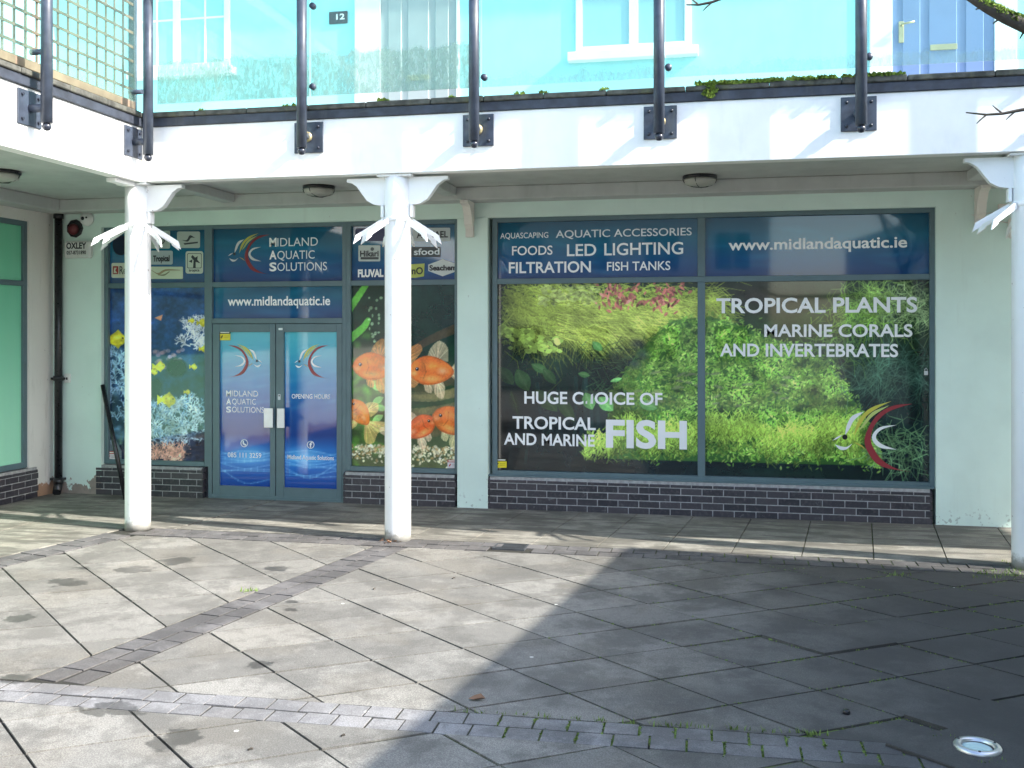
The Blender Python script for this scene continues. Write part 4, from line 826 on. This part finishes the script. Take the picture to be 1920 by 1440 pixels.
# corbels on the shop wall
for X, lab in ((-2.815, 'small white scroll corbel on the narrow mint pier between the shop windows'), (2.5, 'small white scroll corbel high on the mint wall behind the right-hand column')):
    pr = [(0, 0), (-.3, 0), (-.3, -.03), (-.2, -.06), (-.13, -.15), (-.1, -.25), (-.05, -.3), (-.05, -.385), (0, -.385)]
    v = [(X+t, WY-.013+p, 3.43+h) for t in (-.045, .045) for p, h in pr]; n = len(pr)
    o = mesh_obj('wall_corbel', v, [tuple(range(n)), tuple(range(2*n-1, n-1, -1))]+[(i, (i+1) % n, n+(i+1) % n, n+i) for i in range(n)], M['cream']); bmn = bmesh.new(); bmn.from_mesh(o.data); bmesh.ops.recalc_face_normals(bmn, faces=bmn.faces); bmn.to_mesh(o.data); bmn.free(); tag(o, lab, 'corbel')

# ================================================================ BALCONY RAILINGS
def post(parent, x, y, plate, nrm, name='post'):      # nrm: outward normal of the fascia
    p = tube_obj(name, [(x, y, 3.70), (x, y, 5.5)], .048, M['darkmetal'], parent, 16)
    lathe('ball', [(.001, 3.635), (.022, 3.64), (.036, 3.66), (.038, 3.675), (.03, 3.695), (.02, 3.70), (.001, 3.70)], M['ball'], p, 16, loc=(x, y, 0))
    px_, py_ = plate; zc = 3.828; h = .146; t = .014
    if nrm == 'y': box('wall_plate', px_-h, px_+h, py_-t, py_, zc-h, zc+h, M['darkmetal'], p, .003)
    else: box('wall_plate', px_, px_+t, py_-h, py_+h, zc-h, zc+h, M['darkmetal'], p, .003)
    a = Vector((px_, py_, zc)); b = Vector((x, y, zc)) if nrm == 'y' else Vector((x, py_+(y-py_), zc))
    tube_obj('standoff', [a, Vector((x, y, zc))] if nrm == 'y' else [Vector((px_, y, zc)), Vector((x, y, zc))], .034, M['darkmetal'], p, 14)
    if nrm == 'y': lathe('nut', [(.034, 0), (.05, -.004), (.05, -.03), (.034, -.035)], M['brass'] if x < 0 else M['darkmetal'], p, 12, 'Y', (px_, py_-.035, zc))
    for sx in (-1, 1):
        for sz in (-1, 1):
            if nrm == 'y': lathe('bolt', [(.014, 0), (.014, -.012), (.006, -.018), (.001, -.018)], M['ball'], p, 8, 'Y', (px_+sx*.1, py_-t, zc+sz*.1))
            else:
                q = tube_obj('bolt', [(px_+t, py_+sx*.1, zc+sz*.1), (px_+t+.016, py_+sx*.1, zc+sz*.1)], .013, M['ball'], p, 8)
    return p
rail = empty('balcony_railing', (-.6, FYc-.16, 3.7)); tag(rail, 'glass balcony railing on dark steel posts along the front of the shop building', 'railing')
def rp(o): return setpar(o, rail)
PX = [-3.894, -2.232, -.576, 1.096, 2.766]; PY = FYc-.01-.165
for x in PX: rp(post(None, x, PY, (x, FYc-.002), 'y'))
GYB = -2.13
edges = [-5.47]+PX
for k, (a, b) in enumerate(zip(edges, edges[1:])):
    g = rp(box('glass_panel', a+.055 if k else a+.03, b+.035, GYB-.006, GYB+.006, 4.205, 5.2, M['bglass_dirty'] if k < 3 and k != 2 else M['bglass']))
    for z in (4.29, 5.05): lathe('glass_clamp', [(.001, .018), (.026, .018), (.03, .01), (.03, -.03), (.001, -.03)], M['darkmetal'], g, 12, 'Y', (b+.075, GYB, z))
rp(tube_obj('top_rail', [(-5.5, PY, 5.3), (3.4, PY, 5.3)], .03, M['darkmetal']))
srail = empty('side_balcony_railing', (XW+.17, -3.6, 3.7)); tag(srail, 'glass balcony railing on dark steel posts along the left wing', 'railing')
def sr(o): return setpar(o, srail)
SX = XW+.17
for y in (-2.2, -3.70, -5.3): sr(post(None, SX, y, (XW+.002, y), 'x'))
for a, b in ((-3.65, -2.25), (-5.25, -3.75)): sr(box('glass_panel', XW+.06, XW+.072, a, b, 4.205, 5.2, M['bglass']))
sr(tube_obj('top_rail', [(SX, -2.2, 5.3), (SX, -7, 5.3)], .03, M['darkmetal']))
for y in (-2.25, -3.66): sr(tube_obj('glass_clamp', [(XW+.03, y-.05, 4.29), (SX, y-.05, 4.29)], .025, M['darkmetal']))
# timber lattice behind the side railing
tr = empty('trellis', (-5.84, -3, 4.2)); tag(tr, 'weathered timber lattice screen behind the glass of the left balcony', 'trellis')
def tp_(o): return setpar(o, tr)
TX = -5.83
tp_(box('bottom_rail', TX-.05, TX+.05, -6, -1.97, 4.2, 4.285, M['timber'], bev=.005)); tp_(box('end_post', TX-.035, TX+.035, -1.97, -1.92, 4.16, 5.6, M['darkmetal'], bev=.004))
y = -2.12
while y > -5.2: tp_(box('upright', TX+.001, TX+.012, y-.012, y+.012, 4.285, 5.6, M['lattice'])); y -= .142
z = 4.40
while z < 5.6: tp_(box('lath', TX+.013, TX+.024, -5.3, -1.93, z-.013, z+.013, M['lattice'])); z += .142

# ================================================================ LEFT WING
wing = empty('side_building', (-8.12, -4, 0)); tag(wing, 'left wing building with a green filmed shop window and a balcony over it', 'building')
def wp(o): return setpar(o, wing)
XS = -8.12
wp(box('wall', XS-.3, XS, -.50, 0, 0, 3.6, M['creamwall'])); wp(box('lintel', XS-.3, XS+.0, -14, -.501, 3.30, 3.6, M['creamwall'])); wp(box('wall', XS-.3, XS-.02, -14, -4.2, 0, 3.3, M['creamwall'])); wp(box('upper_wall', XS-.3, XS, -14, -.001, 4.06, 7.4, M['mint_up']))
fr = wp(boxes('shop_window', [(XS-.09, XS-.02, -.57, -.502, .375, 3.3), (XS-.09, XS-.02, -4.2, -.571, .375, .44), (XS-.09, XS-.02, -4.2, -.571, 3.24, 3.3), (XS-.09, XS-.02, -4.2, -.571, 2.53, 2.59)], M['frame'], bev=.003))
box('lower_pane', XS-.07, XS-.05, -4.2, -.571, .441, 2.529, M['greenfilm'], fr); box('upper_pane', XS-.07, XS-.05, -4.2, -.571, 2.591, 3.239, M['greenfilm'], fr)
plinth('brick_plinth', -4.2, -.36, XS+.03, wing, 'Y')
wp(box('balcony_fascia', XW-.14, XW, -14, FYc-.001, 3.465, 4.0, M['fascia'], bev=.004)); wp(box('balcony_slab', XS, XW-.141, -14, FYc+.139, 3.575, 4.06, M['soffit']))
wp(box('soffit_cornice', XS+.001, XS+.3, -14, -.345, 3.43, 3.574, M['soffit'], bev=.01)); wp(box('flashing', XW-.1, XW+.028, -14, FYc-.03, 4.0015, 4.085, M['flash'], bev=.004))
bm = bmesh.new(); y = FYc-.055
while y > -14: w_ = random.uniform(.5, .75); bbox(bm, XW-.2, XW+.05+random.uniform(-.006, .006), y-w_+.003, y-.003, 4.0862, 4.138+random.uniform(-.006, .006), .008); y -= w_
wp(bm_obj('coping', bm, M['lip'])); wp(box('corner_trim', XW-.012, XW+.004, FYc-.004, FYc+.012, 3.47, 3.75, M['brass']))
wp(box('eaves', XS-.4, XS+.45, -14, -.46, 7.401, 7.6, M['white'])); wp(mesh_obj('roof', [(XS+.5, -14, 7.605), (XS+.5, -.5, 7.605), (XS-4, -.5, 9.6), (XS-4, -14, 9.6), (XS-8.5, -14, 7.605), (XS-8.5, -.5, 7.605)], [(0, 1, 2, 3), (3, 2, 5, 4)], M['roofslate']))
for ya, yb_ in ((-2.2, -1.1), (-4.6, -3.4), (-7.4, -6.2)):
    o = wp(boxes('upper_window', [(XS, XS+.03, ya, ya+.07, 5.1, 6.5), (XS, XS+.03, yb_-.07, yb_, 5.1, 6.5), (XS, XS+.03, ya+.07, yb_-.07, 5.1, 5.17), (XS, XS+.03, ya+.07, yb_-.07, 6.43, 6.5), (XS, XS+.03, (ya+yb_)/2-.03, (ya+yb_)/2+.03, 5.17, 6.43)], M['upvc']))
    box('pane', XS+.001, XS+.012, ya+.07, yb_-.07, 5.17, 6.43, M['pane_up'], o); box('sill', XS, XS+.12, ya-.08, yb_+.08, 5.0, 5.098, M['upvc'], o)

# ================================================================ THE REST OF THE COURTYARD, outside the picture (they shade it and show in the glass)
def far_building(name, label, x0, x1, y0, y1, h, face, wins, mat):
    b = empty(name, ((x0+x1)/2, (y0+y1)/2, 0)); tag(b, label, 'building'); setpar(box('wall', x0, x1, y0, y1, 0, h, M[mat]), b)
    if face == 'y1': setpar(mesh_obj('roof', [(x0-.3, y1+.4, h), (x1+.3, y1+.4, h), (x1+.3, (y0+y1)/2, h+2), (x0-.3, (y0+y1)/2, h+2), (x0-.3, y0-.4, h), (x1+.3, y0-.4, h)], [(0, 1, 2, 3), (3, 2, 5, 4), (0, 3, 4), (1, 5, 2)], M['roofslate']), b)
    for (a, z0, w, hh) in wins:
        if face == 'y1':
            o = setpar(box('window', a, a+w, y1, y1+.05, z0, z0+hh, M['upvc']), b); box('pane', a+.07, a+w/2-.03, y1+.02, y1+.06, z0+.07, z0+hh-.07, M['pane_far'], o); box('pane', a+w/2+.03, a+w-.07, y1+.02, y1+.06, z0+.07, z0+hh-.07, M['pane_far'], o)
        else:
            o = setpar(box('window', x0-.05, x0, a, a+w, z0, z0+hh, M['upvc']), b); box('pane', x0-.06, x0-.02, a+.07, a+w-.07, z0+.07, z0+hh-.07, M['pane_far'], o)
    return b
far_building('opposite_building', 'pale rendered building facing the shop across the courtyard', -24, 1.5, -34, -26, 6.8, 'y1', [(-23+k*2.5, z, 1.4, 1.5) for k in range(10) for z in (.9, 4.2)], 'brickwall')
# right wing: its eaves cast the shade across the courtyard
rb = empty('right_building', (10, -9, 0)); tag(rb, 'rendered wing on the right-hand side of the courtyard', 'building')
HS = 4.4; kx = HS/SUNV.z*SUNV.x; ky = HS/SUNV.z*(-SUNV.y)      # sideways and forward throw of the eaves
def eave(p): return (p[0]+kx, p[1]-ky)
s0, s1 = eave((-1.66, -7.1)), eave((-.9, -1.8)); dvec = Vector((s1[0]-s0[0], s1[1]-s0[1])).normalized(); q0 = Vector(s0)-dvec*9; q1 = Vector(s1)
nn = Vector((dvec.y, -dvec.x)); far0, far1 = q0+nn*7, q1+nn*7
setpar(prism('wall', [tuple(q0), tuple(far0), tuple(far1), tuple(q1)], 0, HS, M['brickwall']), rb)
setpar(mesh_obj('roof', [(*q0, HS+.005), (*q1, HS+.005), (*(q1+nn*3.5), HS+1.2), (*(q0+nn*3.5), HS+1.2), (*far0, HS+.005), (*far1, HS+.005)], [(0, 1, 2, 3), (3, 2, 5, 4), (0, 3, 4), (1, 5, 2)], M['roofslate']), rb)
for k in range(4):
    c = q0+dvec*(2+k*3.2)
    for z in (1.2,):
        d_ = dvec*.6; o_ = -nn*.04
        setpar(mesh_obj('window', [(*(c-d_+o_), z), (*(c+d_+o_), z), (*(c+d_+o_), z+1.4), (*(c-d_+o_), z+1.4), (*(c-d_), z), (*(c+d_), z), (*(c+d_), z+1.4), (*(c-d_), z+1.4)], [(0, 1, 2, 3), (4, 5, 1, 0), (5, 6, 2, 1), (6, 7, 3, 2), (7, 4, 0, 3)], M['pane_far']), rb)

# ================================================================ FITTINGS ON THE WALLS
pipe = empty('downpipe', (-8.0, -.12, 0)); tag(pipe, 'black rainwater downpipe in the inner corner of the two buildings', 'downpipe')
tube_obj('pipe', [(0, 0, .14), (0, 0, 3.45)], .046, M['black'], pipe, 18)
for z in (.16, 1.42, 3.40): lathe('collar', [(.047, z-.03), (.06, z-.028), (.06, z+.03), (.047, z+.032)], M['black'], pipe, 18)
tube_obj('shoe', [(0, 0, .2), (.0, -.01, .1), (.05, -.1, .04)], [.052, .054, .05], M['black'], pipe, 14); box('bracket', -.09, .07, -.03, .09, 1.40, 1.43, M['black'], pipe, .004); box('bracket', -.11, .06, -.02, .08, .17, .2, M['black'], pipe, .004)
a, b = onY(127, 485, WY), onY(176, 452, WY); ab = empty('alarm_box', (a.x, WY, a.z)); tag(ab, 'white alarm box lettered OXLEY on the mint wall beside the downpipe', 'alarm box')
ob = boxes('cover', [(a.x, b.x, WY-.075, WY, a.z, b.z)], M['plastic'], bev=.02); setpar(ob, ab)
setpar(place_text('lettering', 'OXLEY', .04, a.x+.035, b.x-.05, a.z+.115, a.z+.19, WY-.077, M['ink'], None), ab); setpar(place_text('lettering', '057-8731890', .03, a.x+.04, b.x-.055, a.z+.045, a.z+.09, WY-.077, M['ink'], None), ab)
c = onY(139, 430, WY); bl = empty('alarm_bell', (c.x, WY, c.z)); tag(bl, 'weathered dark red round alarm sounder above the lettered box', 'alarm'); lathe('dome', [(.068, 0), (.07, -.015), (.062, -.04), (.036, -.058), (.001, -.062)], M['red'], bl, 20, 'Y'); lathe('base', [(.115, 0), (.11, -.01), (.09, -.012)], M['black'], bl, 9, 'Y', (.012, 0, .01))
c = onY(165, 411, WY); cmr = empty('dome_camera', (c.x, WY, c.z)); tag(cmr, 'small white dome camera high on the mint wall left of the shop windows', 'camera'); lathe('housing', [(.085, 0), (.085, -.03), (.075, -.06), (.045, -.085), (.001, -.09)], M['plastic'], cmr, 20, 'Y'); lathe('lens', [(.022, -.07), (.022, -.094), (.001, -.096)], M['ink'], cmr, 12, 'Y', (-.012, 0, 0)); lathe('lens', [(.012, -.06), (.012, -.09), (.001, -.092)], M['ink'], cmr, 10, 'Y', (.035, 0, .01))
a, b = onY(1889, 448, WY), onY(1945, 408, WY); ab2 = empty('alarm_box', (a.x, WY, a.z)); tag(ab2, 'cream alarm box marked with a black A, half hidden by the right-hand column', 'alarm box')
setpar(boxes('cover', [(a.x, b.x, WY-.07, WY, a.z, b.z)], M['cream'], bev=.02), ab2); setpar(box('panel', a.x+.055, b.x-.03, WY-.0725, WY-.0702, a.z+.04, b.z-.035, M['ink']), ab2); setpar(place_text('lettering', 'A', .04, a.x+.07, a.x+.16, a.z+.06, b.z-.055, WY-.0745, LT, None), ab2)
sk = empty('junction_box', (FX(1878), WY, 3.22)); tag(sk, 'small cream junction box with cable above the right-hand alarm box', 'junction box'); box('cover', -.05, .05, -.04, 0, -.05, .05, M['cream'], sk, .006); tube_obj('cable', [(-.05, -.01, -.03), (-.3, -.008, -.05), (-.05, -.008, -.12), (.06, -.008, -.14)], .006, M['cream'], sk, 6)
jb = empty('socket_box', (onY(128, 712, WY).x, WY, 1.42)); tag(jb, 'tiny white cable box on the mint wall right of the downpipe', 'junction box'); box('cover', -.04, .04, -.03, 0, -.055, .055, M['plastic'], jb, .006); box('knockout', -.012, .012, -.033, -.0305, -.02, .01, M['ink'], jb)
for px, py, lab in ((598, 354, 'round bulkhead light on the soffit above the shop door'), (1312, 335, 'round bulkhead light on the soffit above the large window'), (4, 326, 'round bulkhead light on the soffit of the left wing, cut by the picture edge')):
    c = onZ(px, py, 3.545); L = empty('ceiling_light', (c.x, c.y, 3.574)); tag(L, lab, 'ceiling light', 'bulkhead lights under the balcony')
    lathe('base', [(.17, 0), (.175, -.012), (.175, -.03), (.16, -.034)], M['black'], L, 28); lathe('diffuser', [(.158, -.034), (.165, -.05), (.15, -.085), (.1, -.105), (.001, -.11)], M['lens'], L, 28)
    for k in range(2): tube_obj('guard_wire', [(.17*math.cos(t_)*(1 if k == 0 else .25), .17*math.cos(t_)*(.25 if k == 0 else 1), -.035-.085*math.sin(t_)) for t_ in [math.pi*i/8 for i in range(9)]], .004, M['black'], L, 6)
t0, b0 = onY(192.5, 722, -.09), Vector((FX(243, -.3), -.38, .01)); tag(tube_obj('leaning_pole', [t0, b0], .026, M['black']), 'thin dark pole leaning against the coral picture window', 'pole')

# ================================================================ BARE TREE whose boughs reach into the top right corner
tree = empty('bare_tree', (3.7, -10.3, 0)); tag(tree, 'bare mossy tree reaching its boughs into the top right corner', 'tree')
def tparts(bm, p, d, L, r, depth):
    pts = [p]; rad = [r]; dd = Vector(d)
    for k in range(4): dd = (dd+Vector((random.gauss(0, .13), random.gauss(0, .13), random.gauss(.03, .1)))).normalized(); pts.append(pts[-1]+dd*L/4); rad.append(r*(1-.16*(k+1)))
    tube(bm, pts, rad, 6 if r < .03 else 9)
    if depth:
        for k in range(random.choice((2, 3, 3))):
            q = random.choice(pts[2:]); a = Vector((random.gauss(0, .6), random.gauss(0, .6), random.gauss(.25, .4))); tparts(bm, q, (dd+a).normalized(), L*random.uniform(.55, .8), r*.55, depth-1)
def tset(o): return setpar(o, tree)
bm = bmesh.new(); tube(bm, [(3.7, -10.3, -.1), (3.7, -10.3, .3), (3.67, -10.3, 1.5), (3.58, -10.28, 2.6), (3.45, -10.25, 3.3)], [.17, .135, .12, .11, .10], 14); tset(bm_obj('trunk', bm, M['bark'], None))
for d, L, r in (((-.35, .1, 1), 1.7, .075), ((.5, .3, 1), 1.6, .07), ((.3, -.6, .9), 1.5, .06), ((.9, .2, .7), 1.3, .05)):
    bm = bmesh.new(); tparts(bm, Vector((3.45, -10.25, 3.25)), d, L, r, 3); tset(bm_obj('limb', bm, M['bark'], None))
BY = -8.3
pts = [onY(*p, BY) for p in ((2300, 90), (2060, 84), (1930, 52), (1886, 33), (1850, 14), (1818, -6), (1790, -40))]; pts = [Vector((3.55, -10.25, 2.5)), Vector((2.5, -9.3, 2.72))]+pts
bm = bmesh.new(); tube(bm, pts, [.045, .038, .03, .024, .019, .016, .0135, .011, .007], 10)
for q, dx, dz in ((pts[6], -.12, .0), (pts[5], -.14, -.05), (pts[4], -.1, -.12)): tube(bm, [q, q+Vector((dx*.12, .0, dz*.06)), q+Vector((dx*.2, .01, dz*.2))], [.004, .003, .0015], 6)
limb = tset(bm_obj('limb', bm, M['bark'], None))
bm = bmesh.new()
for k in range(1700):
    t_ = random.uniform(3.2, 6.9); i = int(t_); q = pts[i].lerp(pts[i+1], t_-i); r_ = .019-.002*(t_-3); a_ = random.uniform(-1.0, 2.6); q = q+Vector((0, -math.sin(a_-.9)*r_*.6, math.cos(a_-.9)*r_)); h_ = random.uniform(.004, .013); v_ = [bm.verts.new(q+Vector((random.gauss(0, .0055), random.gauss(0, .0055), random.gauss(0, .003)))) for _ in range(3)]+[bm.verts.new(q+Vector((random.gauss(0, .003), -.002, h_)))]
    for tri in ((0, 1, 3), (1, 2, 3), (2, 0, 3)): bm.faces.new([v_[j] for j in tri])
mo = bm_obj('moss', bm, M['moss'], limb); mo['kind'] = 'stuff'
for P_ in (((2050, 190), (1960, 198), (1905, 208), (1880, 213), (1850, 215), (1811, 211)), ((1460, -70), (1400, -30), (1350, -2), (1335, 4), (1310, 9), (1287, 9))):
    bm = bmesh.new(); pp = [onY(*p, BY) for p in P_]; pp = [Vector((2.5, -9.3, 2.72))]+pp if P_[0][0] > 2000 else [onY(1600, -160, BY)]+pp
    tube(bm, pp, [.009, .007, .005, .0042, .0036, .003, .0016], 7)
    for i in (2, 3, 4, 5): d_ = random.choice((-1, 1)); tube(bm, [pp[i], pp[i]+Vector((-.015, 0, .013*d_)), pp[i]+Vector((-.024, 0, .022*d_))], [.0026, .002, .001], 5)
    tset(bm_obj('twig', bm, M['bark'], None))

# ================================================================ MOSS, WEEDS AND LITTER
def tufts(name, label, cat, spots, mat, hmin, hmax, blade=True):
    v = []; f = []
    for (p, n, sx, sy, sz) in spots:
        for _ in range(n):
            c = Vector(p)+Vector((random.gauss(0, sx), random.gauss(0, sy), random.uniform(0, sz))); h = random.uniform(hmin, hmax); a = random.uniform(0, 6.28); w = h*random.uniform(.07, .16) if blade else h*random.uniform(.5, .9); ln = h*random.uniform(.1, .8)
            d = Vector((math.cos(a), math.sin(a), 0)); s = Vector((-d.y, d.x, 0))*w; b = len(v); v += [c-s, c+s, c+d*ln*.4+Vector((0, 0, h*.6))+s*.7, c+d*ln*.4+Vector((0, 0, h*.6))-s*.7, c+d*ln+Vector((0, 0, h))]; f += [(b, b+1, b+2, b+3), (b+3, b+2, b+4)]
    o = mesh_obj(name, v, f, M[mat]); tag(o, label, cat, kind='stuff'); return o
sp_ = []
for k in range(130): px = random.uniform(1305, 1690); sp_.append((onY(px, 170-(px-1305)*.062, FYc-.045), 9, .02, .012, .02)); 
for k in range(12): sp_.append((Vector((random.uniform(-5.6, 1), FYc-.045, 4.13)), 8, .02, .01, .015))
for i_, s in enumerate(sp_): sp_[i_] = (Vector((s[0].x, FYc-.022, 4.128)),)+s[1:]
for k in range(14): sp_.append((Vector((onY(1332, 165, FYc-.05).x+random.gauss(0, .03), FYc-.04, 4.12-.008*k)), 8, .015, .003, .01))
tufts('ledge_moss', 'bright green moss growing along the balcony edge at the right', 'moss', sp_, 'moss', .012, .035, False)
W_ = []
for k in range(26): px = random.uniform(835, 1310); c = onZ(px, 1331+(px-840)*.072); W_.append((c+Vector((0, -.005, -.01)), random.randint(2, 7), .016, .008, .0))
for k in range(22): px = random.uniform(1310, 1560); c = onZ(px, 1365+(px-1310)*.06); W_.append((c+Vector((0, 0, -.01)), 4, .02, .008, .0))
for k in range(30): W_.append((onZ(random.uniform(1830, 1925), random.uniform(1070, 1084))+Vector((0, 0, -.01)), 9, .03, .02, 0))
for p in ((460, 1110), (470, 1108), (478, 1109), (1678, 1078), (1690, 1080), (1890, 1058), (1885, 1055), (1765, 1388), (1770, 1392), (1815, 1392), (1870, 1395), (1880, 1398), (1840, 1436), (1850, 1437), (1860, 1438), (1890, 1436), (1780, 1390)): W_.append((onZ(*p)+Vector((0, 0, -.005)), 10, .025, .015, 0))
tufts('weeds', 'small green weeds sprouting from the paving joints', 'weeds', W_, 'weed', .015, .042)
J_ = []      # moss cushions filling the damp joints on the right
for k in range(2400):
    i = random.randint(-2, 10); j = random.randint(-9, 6); o = Vector((-2.082, -5.325)); e1 = Vector(E1); e2 = Vector(E2); q = o+e1*(i+(random.random() if random.random() < .5 else 0)); q = o+(e1*(i+random.random())+e2*j if random.random() < .5 else e1*i+e2*(j+random.random()))
    if q.x < -1.2+random.random()*1.4 or q.y < -5.95 or q.y > -2.3 or q.x > 3: continue
    J_.append((Vector((q.x, q.y, -.006)), 6, .02, .005, 0))
for k in range(90): x = random.uniform(-1.3, 1.0); row = random.choice((0, 1)); J_.append((Vector((round((x+5.6)/.1755)*.1755-5.6+row*.06+.088, ytop(x)-.148*row-random.uniform(.0, .148), -.006)), 8, .005, .022, 0))
tufts('joint_moss', 'green moss filling the joints between the shaded paving slabs', 'moss', J_, 'weed', .006, .011, False)
c = onZ(893, 1313); lf = mesh_obj('fallen_leaf', [(c.x-.045, c.y, .006), (c.x-.01, c.y-.022, .012), (c.x+.03, c.y-.015, .022), (c.x+.05, c.y+.005, .012), (c.x+.02, c.y+.025, .03), (c.x-.015, c.y+.02, .02), (c.x, c.y, .004)], [(0, 1, 6), (1, 2, 6), (2, 3, 6), (3, 4, 6), (4, 5, 6), (5, 0, 6)], M['leafbrown']); tag(lf, 'single dry brown leaf lying on the slabs at the edge of the shadow', 'leaf')
c = onZ(1587, 1339); lathe('body', [(.017, 0), (.019, .003), (.019, .02), (.016, .023), (.001, .023)], M['black'], None, 16, loc=(c.x, c.y, 0)); cap = COL.objects[-1]; cap.name = 'bottle_cap'; tag(cap, 'small black plastic cap lying on the shaded slabs', 'bottle cap')
bm = bmesh.new()
for k in range(14): q = Vector((-3.06+random.gauss(0, .035), -2.075+random.gauss(0, .012), .012+random.uniform(0, .03))); bm.faces.new([bm.verts.new(q+Vector((random.gauss(0, .02), random.gauss(0, .012), random.gauss(0, .012)))) for _ in range(3)])
tag(bm_obj('leaf_litter', bm, M['leafbrown']), 'little clump of dry leaves at the foot of the middle column', 'leaves', kind='stuff')
for px, py, dx in ((465, 1408, 9), (640, 1382, 7), (848, 1086, 5), (700, 1106, 3)):
    c = onZ(px, py); e = onZ(px+dx, py-2)
    tag(tube_obj('twig', [c+Vector((0, 0, .006)), (c+e)/2+Vector((0, .008, .008)), e+Vector((0, 0, .006))], .005, M['bark'], None, 6), {465: 'short dark twig on the lit slab at the bottom, near the sett band', 640: 'short dark straight twig near the tip of the shadow at the bottom', 848: 'tiny dark twig on the lit slabs in front of the drain', 700: 'tiny dark scrap on the lit slabs right of the slanting sett band'}[px], 'twig')
